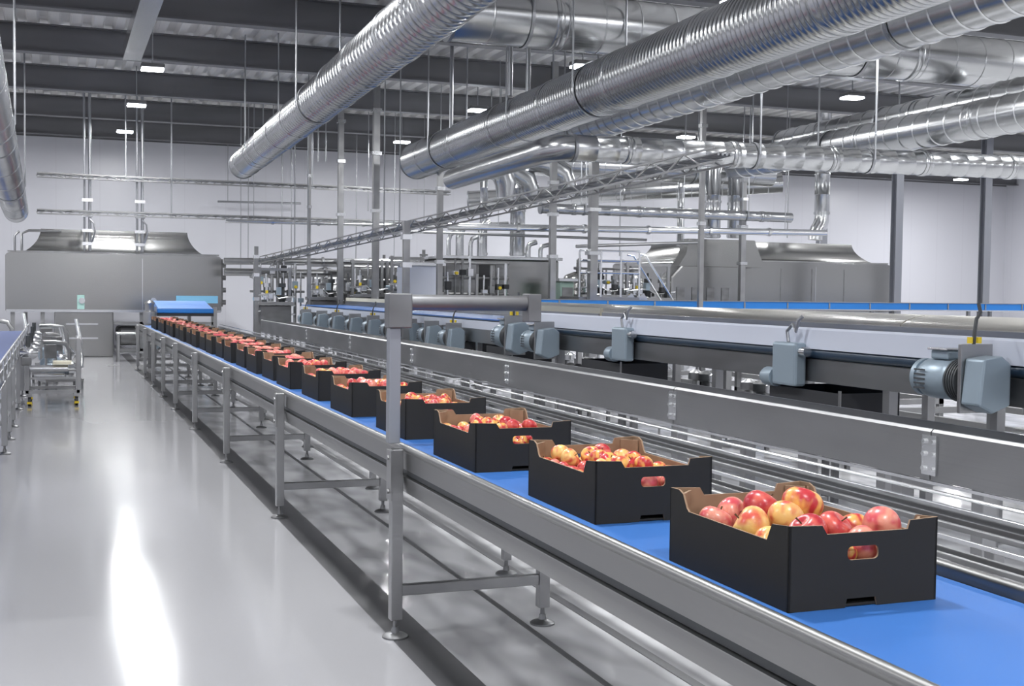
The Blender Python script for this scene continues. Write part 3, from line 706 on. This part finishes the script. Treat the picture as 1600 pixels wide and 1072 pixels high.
def small_drive(loc, label):
    t = thing('drive_box', label, 'drive unit', loc, 'small drive units on the white guard')
    MB().box(-.1, .0, -.16, .14, -.17, .14).build('housing', 'motor_paint', t, bevel=.02)
    MB().lathe((-.05, .14, -.12), (-.05, .30, -.12), [(0, .07), (.12, .07), (.16, .05)], 18).build('motor_body', 'motor_paint', t, smooth=True)
    MB().cyl((-.05, -.16, .08), (-.05, -.24, .08), .035, n=12).build('shaft_cover', 'steel_bright', t, smooth=True)
    MB().tube([(-.05, .0, .14), (-.05, .02, .22), (-.05, -.05, .27), (-.05, -.09, .22), (-.05, -.12, .30), (-.03, -.14, .33)], .013, 8).build('cable', 'rod_metal', t, smooth=True)
    return t
motor((KX-.165, 5.60, 1.175), 'large blue grey finned gear motor at the right edge of the white guard', s=.88)
small_drive((KX-.01, 7.5, 1.17), 'small blue grey drive unit left of the large motor on the white guard')
small_drive((KX-.01, 10.25, 1.19), 'small blue grey drive unit in the middle of the white guard, yellow cable above')
motor((KX-.18, 12.9, 1.14), 'blue grey gear motor just right of the gantry over the belt', s=1.0)
motor((KX-.165, 12.05, 1.12), 'blue grey gear motor at the left end of the white guard', s=.9, cable=False)
for i, y in enumerate((15.2, 16.2, 17.3, 18.3, 19.5, 20.8, 22.2, 23.6, 25.2)):
    motor((KX-.155, y, 1.03), 'small blue grey motor along the open blue belt, %s beyond the gantry' % ordw[i].replace('nearest', 'first'), s=.85, cable=i % 2 == 0)
# black cable boxes beneath guard
for i, (y0, y1, lab) in enumerate(((6.9, 7.75, 'below the small drive next to the large motor'), (10.3, 11.2, 'below the middle drive of the white guard'), (13.2, 14.1, 'right of the gantry post below the far motors'), (15.0, 15.8, 'smallest, farthest below the open blue belt'))):
    t = thing('black_bin', 'open black metal box ' + lab, 'box', (KX-.05, y0, 0), 'black boxes under the guarded conveyor')
    d = y1-y0; z0, z1 = .78, .985
    m = MB(); m.box(0, .5, 0, d, z0, z0+.01); m.box(0, .01, 0, d, z0, z1); m.box(.49, .5, 0, d, z0, z1); m.box(.01, .49, 0, .01, z0, z1); m.box(.01, .49, d-.01, d, z0, z1); m.build('shell', 'rubber', t)
    m = MB(); m.box(.05, .09, .1, .14, 0, z0); m.box(.4, .44, d-.14, d-.1, 0, z0); m.build('stand', 'steel_dark', t)
    MB().box(-.005, .0, -.03, 0.0, z0, z1+.02).build('edge_strip', 'steel', t)

# cross blue conveyor far behind
p = at_y(850, 470, 21.5)
t = thing('cross_conveyor', 'bright blue belt conveyor crossing below the right domed dryer', 'conveyor', (p.x-.3, 21.5, 0))
L = 14.5
MB().box(0, L, 0, .02, 1.36, 1.50).build('side_panel', 'blue_light', t)
MB().box(0, L, -.012, 0, 1.335, 1.36).build('lower_rail', 'steel_bright', t)
MB().box(0, L, -.01, .02, 1.50, 1.515).build('top_rail', 'steel', t)
MB().box(0, L, .03, .8, 1.46, 1.475).build('belt', 'belt_blue', t)
m = MB()
for k in range(14): m.box(.6+k*1.02, .63+k*1.02, -.014, 0, 1.37, 1.49)
m.build('joint_plates', 'steel', t)
for k in range(6): leg_set(t, .3+k*2.6, .9+k*2.6, .4, 1.46, .4, .07, False)

# low floor structures seen under the main conveyor
for (x, z, lab) in ((2.72, .11, 'long low pipe on short feet under the conveyors, nearest the aisle'), (2.80, .14, 'long low pipe on short feet, second from the aisle'), (3.45, .10, 'long low pipe beneath the chain conveyor, third from the aisle')):
    t = thing('floor_pipe', lab, 'pipe', (x, 1.5, 0), 'low floor pipes')
    MB().cyl((0, 0, z), (0, 24, z), .013, n=12).build('tube', 'steel', t, smooth=True)
    m = MB()
    for k in range(12): m.box(-.012, .012, .5+k*2, .53+k*2, 0, z-.01)
    m.build('feet', 'steel', t)
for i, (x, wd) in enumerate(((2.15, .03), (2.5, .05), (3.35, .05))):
    struct('trim_%d' % (5+i), MB().box(x, x+wd, Y0+.01, 30, -.001, .003), 'dark_strip')  # narrow dark grey strips on the floor under the conveyors
# machinery frames under conveyor C (floor clutter)
rn = random.Random(11)
for i in range(9):
    y = 5.2+i*1.55; xx = 6.0+rn.uniform(0, 2.5)
    t = thing('valve_block', 'low stainless valve block with round handles on the floor, %s along the guarded conveyor' % ordw[i].replace('nearest', 'first'), 'valve', (xx, y, 0), 'valve blocks on the floor')
    MB().box(-.25, .25, -.35, .35, .30, .48).build('body', 'steel', t, bevel=.02)
    m = MB()
    for sx in (-.2, .2):
        for sy in (-.3, .3): m.box(sx-.02, sx+.02, sy-.02, sy+.02, 0, .30)
    m.build('frame', 'steel_dark', t)
    for k in range(3):
        MB().lathe((-.1, -.25+k*.25, .48), (-.1, -.25+k*.25, .72), [(0, .05), (.1, .05), (.12, .09), (.2, .09), (.24, .03)], 14).build('valve', ('steel_bright', 'motor_dark', 'steel')[k], t, smooth=True)
    MB().tube([(-.3, -.4, .4), (-.36, 0, .42), (-.3, .5, .4), (-.3, .9, .35)], .04, 10).build('hose', 'steel_bright', t, smooth=True)
for i, y in enumerate((6.0, 9.2, 12.4, 15.6)):
    t = thing('low_frame', 'low dark steel frame standing behind the guarded conveyor, %s from the camera' % ordw[i], 'frame', (8.8, y, 0), 'low frames on the floor')
    m = MB()
    for sx in (0, 1.6):
        for sy in (0, 2.2): m.box(sx, sx+.07, sy, sy+.07, 0, .95)
    m.build('legs', 'steel_dark', t)
    m = MB()
    for z in (.3, .9): m.box(0, 1.67, 0, .07, z, z+.07); m.box(0, 1.67, 2.2, 2.27, z, z+.07); m.box(0, .07, .07, 2.2, z, z+.07); m.box(1.6, 1.67, .07, 2.2, z, z+.07)
    m.build('rails', 'steel', t)
    m = MB()
    for k in range(5): m.cyl((.07, .3+k*.4, .92), (1.6, .3+k*.4, .92), .05, n=12)
    m.build('rollers', 'steel_bright', t, smooth=True)

# ------------------------------------------------------------------ domed dryers
def dryer_hood(parent, w, dpt, z0, z1, zt, inset, m='tank_steel', base=.08):
    """body with rounded shoulders + concave pyramid hood"""
    r = .16
    body = [(0, z0), (w, z0)] + [(w-r+r*math.cos(a), z1-r+r*math.sin(a)*.6+r*.4) for a in [PI/2*k/6 for k in range(7)]] + [(r-r*math.sin(a), z1-r+r*math.cos(a)*.6+r*.4) for a in [PI/2*k/6 for k in range(7)]]
    # rounded box: front edge also rounded via bevel
    MB().prism([body], lambda u, v, q: (u, q, v), 0, dpt).build('body', m, parent, smooth=True, bevel=.12)
    # seams
    mm = MB()
    for f in (.62,): mm.box(w*f, w*f+.012, -.004, 0, z0+.02, z1-.1)
    mm.box(.02, w-.02, -.03, 0.0, z0-.03, z0+.03)
    mm.build('trim_strip', 'steel_bright', parent)
    MB().box(.05, w-.05, .06, .12, z1+.001, z1+.035).build('ridge', 'steel', parent)
    vs = []; fs = []; n = 7
    zb = z1-.0
    for k in range(n+1):
        u = k/n; ins = inset*(1-(1-u)**1.8)*1.0; z = zb+(zt-zb)*u**1.25
        i0 = base*w+ins; vs += [(i0, .3+ins*.4, z), (w-i0, .3+ins*.4, z), (w-i0, dpt-.35-ins*.5, z), (i0, dpt-.35-ins*.5, z)]
    for k in range(n):
        for j in range(4):
            j2 = (j+1) % 4; fs.append((k*4+j, k*4+j2, (k+1)*4+j2, (k+1)*4+j))
    fs.append((n*4, n*4+1, n*4+2, n*4+3)); fs.append((3, 2, 1, 0))
    MB().add(vs, fs).build('hood', m, parent, smooth=True)
YL = 30.0
a = at_y(8, 440, YL); b = at_y(346, 440, YL)
w1 = b.x-a.x; t = thing('domed_dryer', 'huge stainless tunnel dryer with a pyramid hood at the end of the aisle', 'machine', (a.x, YL, 0), None)
dryer_hood(t, w1, 4.5, 1.08, 2.42, 2.98, .42, base=.07)
xl = at_y(85, 500, YL).x-a.x; xr = at_y(178, 500, YL).x-a.x
MB().box(xl, xr, .12, 3.5, .0, 1.07).build('lower_cabinet', 'tank_steel', t, bevel=.03)
m = MB(); m.box(xl+.25, xr-.35, .10, .119, .75, .79); m.box(xl+.25, xr-.35, .10, .119, .42, .46); m.build('handles', 'steel_bright', t)
for lx in (.1, xl-.3, xr+.6, w1-.2): MB().box(lx, lx+.09, .3, .39, 0, 1.08).build('leg', 'steel', t)
for lx in (.3, w1-.4): MB().box(lx, lx+.09, 4.0, 4.09, 0, 1.08).build('leg', 'steel', t)
m = MB(); m.box(xr+.02, w1-.1, .3, .4, .12, .18); m.box(xr+.02, w1-.1, .3, .4, .75, .82); m.build('lower_rails', 'steel', t)
MB().box(xr+.1, xr+.9, .5, 1.6, .25, .7).build('pump_unit', 'steel_dark', t, bevel=.08)
# gauges, ports
for px, py in ((128, 470), (240, 470)):
    q = at_y(px, py, YL-.05); MB().cyl((q.x-a.x, 0, q.z), (q.x-a.x, -.06, q.z), .07, n=16).build('round_port', 'steel_bright', t, smooth=True)
q = at_y(127, 475, YL); MB().box(q.x-a.x-.09, q.x-a.x+.07, -.03, -.001, 1.12, 1.45).build('sight_glass', 'glass_green', t)
q0 = at_y(275, 462, YL); q1 = at_y(340, 474, YL)
MB().box(q0.x-a.x, q1.x-a.x, -.05, -.002, q1.z, q0.z).build('blue_window', 'window_blue', t)
# left hinge assembly at its right side
m = MB()
for z in (1.3, 1.6, 1.9, 2.2): m.cyl((w1+.02, .3, z), (w1+.14, .3, z), .06, n=12)
m.box(w1+.003, w1+.06, .2, .4, 1.2, 2.35); m.build('side_hinges', 'steel_dark', t)
m = MB(); m.tube([(.35, .2, 2.46), (.35, .2, 2.85), (.5, .2, 2.92), (1.2, .2, 2.93)], .03, 8); m.tube([(.2, .2, 2.46), (.2, .2, 2.8), (.3, .2, 2.9)], .025, 8); m.build('top_tubes', 'steel', t, smooth=True)

YR = 26.0
a = at_y(1068, 440, YR); b = at_y(1392, 440, YR); w2 = b.x-a.x
t = thing('domed_dryer', 'large stainless dryer with a curved pyramid hood at the right', 'machine', (a.x, YR, 0), None)
dryer_hood(t, w2, 4.0, 1.2, 2.46, 2.97, .62, base=.035)
for lx in (.1, w2*.33, w2*.66, w2-.2):
    for ly in (.2, 3.6): MB().box(lx, lx+.1, ly, ly+.1, 0, 1.2).build('leg', 'steel', t)
m = MB()
for f in (.28, .45, .6, .76): m.box(w2*f, w2*f+.015, -.006, 0, 1.25, 2.3)
m.build('panel_seams', 'steel_dark', t)
q = at_y(1030, 440, YR)
m2 = thing('dryer_inlet', 'stainless inlet section with a small hood at the left of the right dryer', 'machine', (q.x, YR-.6, 0))
dryer_hood(m2, a.x-q.x+1.6, 2.2*.25, 1.2, 2.30, 2.62, .2) if False else MB().prism([[(0, 1.1), (0, 2.05), (.25, 2.3), (1.9, 2.3), (1.9, 1.1)]], lambda u, v, s: (u, s, v), 0, .55).build('body', 'tank_steel', m2, bevel=.05)
MB().prism([[(.25, 2.301), (.45, 2.6), (.5, 2.95), (2.3, 2.95), (2.45, 2.6), (2.6, 2.301)]], lambda u, v, s: (u, s, v), .1, .5).build('hood', 'tank_steel', m2, smooth=True)
for lx in (.1, 1.7): MB().box(lx, lx+.1, .2, .3, 0, 1.1).build('leg', 'steel', m2)
m = MB()
for k in range(4): m.box(.15+k*.4, .35+k*.4, -.02, 0, 1.3, 1.8)
m.build('doors', 'steel_dark', m2)

# cross blue conveyor end over the belt, before left dryer
q0 = at_y(246, 483, 25.9); q1 = at_y(334, 483, 25.9)
t = thing('blue_feed_table', 'small bright blue belt table where the cartons leave the left dryer', 'conveyor', (q0.x, 25.9, 0))
wq = q1.x-q0.x
MB().box(0, wq, 0, 1.2, 1.12, 1.215).build('belt', 'blue_light', t, bevel=.02)
MB().box(.0, wq, .02, 1.2, 1.06, 1.119).build('under_frame', 'rubber', t)
MB().prism([[(0, 1.216), (1.2, 1.216), (1.5, 1.34), (1.45, 1.36)]], lambda u, v, s: (s, u+.0, v), .02, wq-.02).build('incline', 'belt_pale', t)
for lx in (-.08, wq+.01): MB().box(lx, lx+.07, .1, .17, 0, 1.25).build('leg', 'steel', t)
t = thing('gear_motor', 'upright steel gear motor at the left corner of the small blue table', 'motor', (q0.x-.16, 25.8, 0), None)
MB().lathe((0, 0, .55), (0, 0, 1.38), [(0, .06), (.2, .06), (.2, .10), (.34, .10), (.36, .13), (.6, .13), (.62, .09), (.74, .09), (.78, .11), (.83, .05)], 20).build('body', 'steel', t, smooth=True)
MB().box(-.04, .04, -.04, .04, 0, .55).build('stand', 'steel', t)
MB().lathe((.0, -.18, .75), (0, .12, .75), [(0, .1), (.2, .12), (.3, .1)], 16).build('gearbox', 'steel', t, smooth=True)

# ------------------------------------------------------------------ central background machines
def cabinet(px0, px1, pz0, pz1, Y, dpt, m, label, name='process_cabinet', doors=3, cat='machine', span=1.0):
    a = at_y(px0, pz0, Y); b = at_y(px1, pz1, Y); w = b.x-a.x; h = a.z; zb = max(b.z, .2)
    t = thing(name, label, cat, (a.x, Y, 0), None)
    MB().box(0, w, 0, dpt, zb, h).build('body', m, t, bevel=.03)
    MB().box(-.06, w+.06, -.08, dpt+.05, h+.001, h+.07).build('roof_edge', 'steel_bright', t, bevel=.01)
    for k in range(doors):
        d = MB().box(w*span*(k+.1)/doors, w*span*(k+.9)/doors, -.02, -.001, zb+.15, h-.12).build('door', ('steel_dark', 'steel', 'rubber')[k % 3], t, bevel=.004)
        MB().box(w*span*(k+.8)/doors, w*span*(k+.83)/doors, -.045, -.02, (zb+h)/2-.08, (zb+h)/2+.08).build('handle', 'steel_bright', d)
    for lx in (.05, w-.13): 
        for ly in (.05, dpt-.13): MB().box(lx, lx+.08, ly, ly+.08, 0, zb).build('leg', 'steel', t)
    return t
cabinet(695, 872, 404, 520, 25, 1.6, 'tank_steel', 'grey stainless cabinet machine under the upright duct in the middle', doors=4, span=.56)
cabinet(640, 690, 415, 520, 24, 1.0, 'guard_white', 'pale steel cabinet left of the grey cabinet machine', doors=0)
cabinet(535, 632, 410, 520, 28.1, .6, 'steel', 'low stainless machine with dark openings behind the square posts', doors=4)
cabinet(876, 896, 440, 520, 23.8, .5, 'green_panel', 'small green grey control cabinet beside the stair platform', doors=1)
def flask_machine(px, pz, Y, label, n=4, s=1.0):
    a = at_y(px, pz, Y); t = thing('filling_unit', label, 'machine', (a.x, Y, 0), 'filling units in the far middle')
    h = a.z; w = .34*n*s
    m = MB()
    for sx in (0, w): m.box(sx-.03, sx+.03, -.03, .03, 0, h+.5*s)
    m.build('posts', 'steel', t)
    m = MB(); m.box(-.05, w+.05, -.05, .05, h+.42*s, h+.48*s); m.box(-.05, w+.05, -.3, .3, h-.35, h-.28); m.build('beams', 'steel', t)
    for k in range(n):
        x = (k+.5)*w/n
        MB().lathe((x, 0, h-.28), (x, 0, h+.3*s), [(0, .07*s), (.10*s, .07*s), (.10*s, .11*s), (.15*s, .11*s), (.15*s, .045*s), (.33*s, .045*s), (.33*s, .085*s), (.42*s, .085*s), (.42*s, .02*s), (.55*s, .02*s)], 14).build('filling_valve', ('steel_bright', 'motor_dark', 'steel')[k % 3], t, smooth=True)
    m = MB(); m.box(w*.2, w*.2+.05, -.08, -.03, h-.1, h-.02); m.build('yellow_valve', 'yellow', t)
    for k in range(2*n):
        x = (k+.5)*w/(2*n)+.03*math.sin(k*5); z = h-.30+.22*((k*7) % 5)/5
        MB().box(x-.05, x+.05, -.22, -.08, z, z+.07+.05*(k % 3)).build('control_box', ('motor_dark', 'steel_bright', 'motor_paint', 'steel', 'rubber')[k % 5], t, bevel=.006)
    for k in range(3): MB().tube([(-.1, -.15, h-.5+k*.18), (w*.4, -.2, h-.45+k*.18), (w*.6, -.15, h-.6+k*.2), (w+.1, -.15, h-.55+k*.2)], .018, 8).build('tube_line', 'steel_bright', t, smooth=True)
    MB().box(.0, w, -.25, .25, h-.75, h-.36).build('lower_body', 'steel_dark', t, bevel=.02)
    return t
flask_machine(405, 452, 27.5, 'filling unit right beside the left domed dryer', 2)
flask_machine(484, 445, 28.2, 'filling unit between the thin post and the square posts', 2)
flask_machine(551, 440, 27.1, 'filling unit between the two square posts', 2)
flask_machine(612, 435, 26.2, 'filling unit just right of the square posts', 2)
flask_machine(905, 440, 24.3, 'filling unit with dark valves right of the wide grey post', 3)
flask_machine(980, 445, 24.5, 'filling unit left of the steel stairs', 3)
def tank(px, pz, Y, r, label, m='steel_bright'):
    a = at_y(px, pz, Y); t = thing('process_tank', label, 'tank', (a.x, Y, 0), 'upright process tanks'); h = a.z
    MB().lathe((0, 0, .5), (0, 0, h), [(0, r*.3), (.15, r*.8), (.25, r), (h-.5-.18, r), (h-.5-.08, r*.85), (h-.5, r*.3)], 28).build('vessel', m, t, smooth=True)
    for k in range(3):
        an = k*2*PI/3+.4; MB().cyl((r*.8*math.cos(an), r*.8*math.sin(an), 0), (r*.8*math.cos(an), r*.8*math.sin(an), .85), .03, n=8).build('leg', 'steel', t)
    MB().lathe((0, 0, h-.02), (0, 0, h+.22), [(0, .05), (.1, .05), (.1, .1), (.14, .1), (.14, .04), (.24, .04)], 14).build('top_valve', 'steel_dark', t, smooth=True)
    for z in (.62, .8): MB().lathe((0, 0, h*z), (0, 0, h*z+.04), [(0, r+.012), (.04, r+.012)], 28).build('band', 'steel', t, smooth=True)
    MB().box(-.06, .06, -r-.06, -r+.01, h*.7, h*.7+.16).build('gauge_box', 'motor_dark', t, bevel=.01)
tank(508, 418, 29.9, .34, 'steel process tank nearest the left dryer, behind the thin post')
tank(600, 412, 30.2, .36, 'steel process tank behind the low machine with dark openings', 'tank_steel')
tank(662, 405, 27.7, .30, 'steel process tank rising behind the pale cabinet')
tank(903, 425, 26.2, .36, 'steel process tank behind the wide grey post', 'tank_steel')
tank(985, 428, 26.6, .34, 'steel process tank behind the stair platform')
def pipe_rack(px0, px1, pz0, Y, n, label):
    a = at_y(px0, pz0, Y); b = at_y(px1, pz0, Y); w = b.x-a.x; h = a.z
    t = thing('pipe_rack', label, 'pipe rack', (a.x, Y, 0), 'racks of thin pipes')
    rr = random.Random(int(px0))
    for k in range(n):
        x = w*k/(n-1); hh = h*rr.uniform(.82, 1.0)
        MB().cyl((x, 0, 0), (x, 0, hh), rr.choice([.02, .03, .04]), n=8).build('riser_pipe', rr.choice(['steel', 'steel_bright', 'steel_dark']), t, smooth=True)
        z = rr.uniform(.62, .9)*hh
        MB().box(x-.06, x+.06, -.09, .05, z, z+rr.uniform(.08, .2)).build('valve_block', rr.choice(['motor_dark', 'steel_bright', 'motor_paint', 'steel_dark', 'rubber']), t, bevel=.01)
        if k % 3 == 1: MB().cyl((x, -.09, z+.04), (x, -.14, z+.04), .035, n=10).build('hand_wheel', 'yellow', t)
    for z in (.66, .8, .93): MB().cyl((-.1, .06, h*z), (w+.1, .06, h*z), .028, n=8).build('header_pipe', 'steel', t, smooth=True)
pipe_rack(398, 470, 400, 28.45, 9, 'rack of thin pipes and valves right beside the left dryer')
pipe_rack(545, 635, 405, 27.7, 10, 'rack of thin pipes and valves in front of the low dark machine')
pipe_rack(700, 790, 398, 24.5, 9, 'rack of thin pipes and valves before the grey cabinet machine')
pipe_rack(905, 1000, 408, 25.3, 10, 'rack of thin pipes and valves behind the steel stairs')
# pipe work on top of the cabinet machine
a = at_y(690, 404, 25)
t = thing('roof_pipework', 'bent pipes and stacks standing on the grey cabinet machine', 'pipe', (a.x, 25.3, a.z+.07))
for k, (x, h, r) in enumerate(((.25, .55, .05), (.5, .7, .09), (.75, .45, .05), (1.0, .75, .1), (2.1, .35, .06), (2.4, .3, .05))):
    MB().tube([(x, 0, 0), (x, 0, h*.6), (x+.04, 0, h*.85), (x+.2, 0, h)], r, 12).build('stack', 'duct_metal', t, smooth=True)
MB().cyl((-.2, .2, .62), (1.7, .2, .76), .04, n=10).build('header_pipe', 'steel', t)
# stair platform
q = at_y(905, 412, 22.5); t = thing('stair_platform', 'steel platform with railings and steep stairs left of the right dryer', 'stairs', (q.x, 22.5, 0))
zp = 1.95
wst = at_y(1075, 412, 22.5).x-q.x
MB().box(0, wst*.55, 0, 1.0, zp-.45, zp-.39).build('deck', 'steel', t)
for (lx, ly) in ((0, 0), (wst*.5, 0), (0, .92), (wst*.5, .92)): MB().box(lx, lx+.07, ly, ly+.07, 0, zp-.45).build('leg', 'steel', t)
m = MB()
for x in (0.02, wst*.2, wst*.38, wst*.55): m.cyl((x, .02, zp-.39), (x, .02, zp+.55), .022, n=8)
for z in (zp+.1, zp+.35, zp+.55): m.cyl((0.02, .02, z), (wst*.55, .02, z), .02, n=8)
m.build('railing', 'steel_bright', t)
m = MB()
for s in (0, .55): m.bar((wst*.58, s+.1, zp-.35), (wst*.58+1.1, s+.1, .05), .04, .16)
m.build('stringers', 'steel_bright', t)
m = MB()
for k in range(8): f = (k+.5)/8; m.box(wst*.58+1.1*f-.1, wst*.58+1.1*f+.1, .12, .63, (zp-.35)*(1-f)+.05*f, (zp-.35)*(1-f)+.05*f+.025)
m.build('treads', 'steel', t)
m = MB()
for s in (.1, .65): m.tube([(wst*.56, s, zp+.5), (wst*.62, s, zp+.48), (wst*.58+1.15, s, .95), (wst*.58+1.15, s, .1)], .022, 8)
m.build('handrails', 'steel_bright', t, smooth=True)

# ------------------------------------------------------------------ left conveyor
LX = -.45
t = thing('side_conveyor', 'conveyor with a faded blue belt and steel legs along the left edge', 'conveyor', (LX, 6, 0))
L = 16.5
MB().box(-.05, 0, 0, L, .84, .90).build('side_rail', 'steel', t, bevel=.008)
MB().box(-.75, -.70, 0, L, .84, .90).build('side_rail', 'steel', t, bevel=.008)
MB().box(-.04, -.01, 0, L, .70, .735).build('lower_rail', 'steel_bright', t, bevel=.004)
MB().box(-.70, -.05, 0, L, .862, .872).build('belt', 'belt_faded', t)
m = MB()
for k in range(18): m.cyl((.008, .3+k*.9, .80), (.008, .3+k*.9, 1.0), .008, n=6)
m.cyl((.008, 0, 1.0), (.008, L, 1.0), .012, n=8); m.build('guide_rail', 'steel_bright', t)
for y in (1.8, 4.3, 6.82, 8.03, 9.28, 11.41, 13.5, 15.8): leg_set(t, -.03, -.71, y, .84, .28, .055, False)
m = MB(); m.bar((-.03, 8.0, .30), (-.03, 6.85, .26), .03, .03); m.bar((-.03, 9.3, .3), (-.03, 8.0, .3), .03, .03); m.build('tie_bar', 'steel_bright', t)
# items beside it: small drives + rollers cluster
for i, (y, z) in enumerate(((17.0, .78), (19.2, .74), (20.2, .8), (21.6, .82))):
    tt = thing('conveyor_drive', 'small steel drive with round housing on the left conveyor, %s from the camera' % ordw[i], 'drive unit', (LX+.003, y, z), 'small drives on the left conveyor')
    MB().lathe((0, 0, 0), (.22, 0, 0), [(0, .05), (.06, .09), (.16, .09), (.22, .05)], 16).build('housing', 'steel_bright', tt, smooth=True)
    MB().box(.02, .14, -.14, .14, -.16, -.05).build('gearbox', 'steel_dark', tt, bevel=.01)
    MB().cyl((.1, 0, .06), (.1, 0, .22), .03, n=10).build('sensor', 'motor_dark', tt)
def pump_skid(x, y, label, s=1.0, rot=0):
    t = thing('pump_skid', label, 'pump', (x, y, 0), 'small pump units'); t.rotation_euler = (0, 0, rot); t.scale = (s, s, s)
    m = MB(); m.box(-.3, .3, -.22, -.17, .12, .16); m.box(-.3, .3, .17, .22, .12, .16); m.box(-.3, -.26, -.17, .17, .12, .16); m.box(.26, .3, -.17, .17, .12, .16); m.build('base_frame', 'steel', t)
    for (a, b) in ((-.28, -.2), (.28, -.2), (-.28, .2), (.28, .2)): MB().cyl((a, b, 0), (a, b, .12), .02, n=8).build('foot', 'steel_dark', t)
    MB().lathe((-.28, 0, .30), (.05, 0, .30), [(0, .08), (.03, .11), (.26, .11), (.33, .07)], 18).build('motor', 'motor_paint', t, smooth=True)
    MB().lathe((.05, 0, .30), (.24, 0, .30), [(0, .06), (.04, .14), (.12, .14), (.19, .06)], 18).build('pump_housing', 'steel_bright', t, smooth=True)
    MB().tube([(.14, 0, .42), (.14, 0, .62), (.08, 0, .72), (-.1, 0, .75), (-.28, 0, .75)], .035, 10).build('outlet_pipe', 'steel', t, smooth=True)
    MB().tube([(.24, 0, .30), (.34, 0, .34), (.36, .05, .5), (.3, .1, .85)], .03, 10).build('inlet_pipe', 'steel_bright', t, smooth=True)
    MB().box(-.2, -.02, -.09, .09, .16, .2).build('pedestal', 'steel_dark', t)
    MB().box(-.3, -.12, -.2, -.12, .5, .72).build('control_box', 'steel_dark', t, bevel=.01)
    MB().box(-.3, -.27, -.2, -.17, .16, .5).build('box_stand', 'steel', t)
    return t
pump_skid(.06, 20.9, 'small pump unit between the left conveyor and the wheeled frame, nearest of three', 1.0, .3)
pump_skid(-.02, 22.3, 'small pump unit beside the left conveyor, middle of three', 1.1, 1.0)
pump_skid(.02, 24.6, 'small pump unit near the left dryer, farthest of the three along the left conveyor', 1.2, .2)
pump_skid(-1.0, 25.6, 'small pump unit behind the end of the left conveyor', 1.3, 0)
pump_skid(2.15, 29.2, 'small pump unit under the left dryer behind the work table', 1.0, .4)
# wheeled frame standing across
t = thing('wheeled_frame', 'low steel trolley frame with yellow brake casters beside the left conveyor', 'trolley', (-.40, 17.9, 0))
m = MB(); m.box(0, .7, 0, .04, .17, .21); m.box(0, .7, .8, .84, .17, .21); m.box(0, .04, 0, .84, .17, .21); m.box(.66, .70, 0, .84, .17, .21)
m.box(.05, .66, .02, .06, .36, .39); m.box(.05, .66, .5, .8, .44, .46); m.build('frame', 'steel', t)
for (x, y, h) in ((.69, .0, .92), (.69, .78, .90), (.02, 0, .6), (.02, .78, .6)): MB().box(x-.03, x+.03, y, y+.05, .21, h).build('upright', 'steel', t, bevel=.004)
m = MB(); m.cyl((0.05, .2, .5), (.55, .2, .5), .05, n=12); m.cyl((.1, .5, .38), (.5, .5, .38), .04, n=12); m.build('rollers', 'steel_bright', t, smooth=True)
MB().box(.35, .6, .1, .4, .56, .60).build('plate', 'cream', t)
for (x, y) in ((.66, .03), (.66, .8), (.05, .03), (.05, .8)):
    c = MB(); c.cyl((x-.02, y, .06), (x+.02, y, .06), .06, n=18); wo = c.build('wheel', 'rubber', t, smooth=True)
    MB().box(x-.035, x+.035, y-.04, y+.03, .125, .17).build('fork', 'steel', wo)
    MB().box(x-.03, x+.03, y-.09, y-.055, .03, .06).build('brake_pedal', 'yellow', wo)
# pieces under the left dryer: worktable on the right of lower cabinet
q = at_y(182, 530, 28); t = thing('work_table', 'small stainless table in front of the left dryer beside the cartons', 'table', (q.x, 28, 0))
wq = at_y(232, 530, 28).x-q.x
MB().box(0, wq, 0, .7, .60, .64).build('table_top', 'steel_bright', t, bevel=.006)
for (x, y) in ((.02, .02), (wq-.07, .02), (.02, .63), (wq-.07, .63)): MB().box(x, x+.05, y, y+.05, 0, .60).build('leg', 'steel', t)
MB().box(.07, wq-.07, .05, .65, .18, .20).build('lower_shelf', 'steel_bright', t)
rect_bar('floor_drain', 1.0, 1.25, 26.6, 26.9, .0005, .006, 'steel_dark', 'small dark round-cornered drain grate in the aisle floor near the dryer', 'drain')
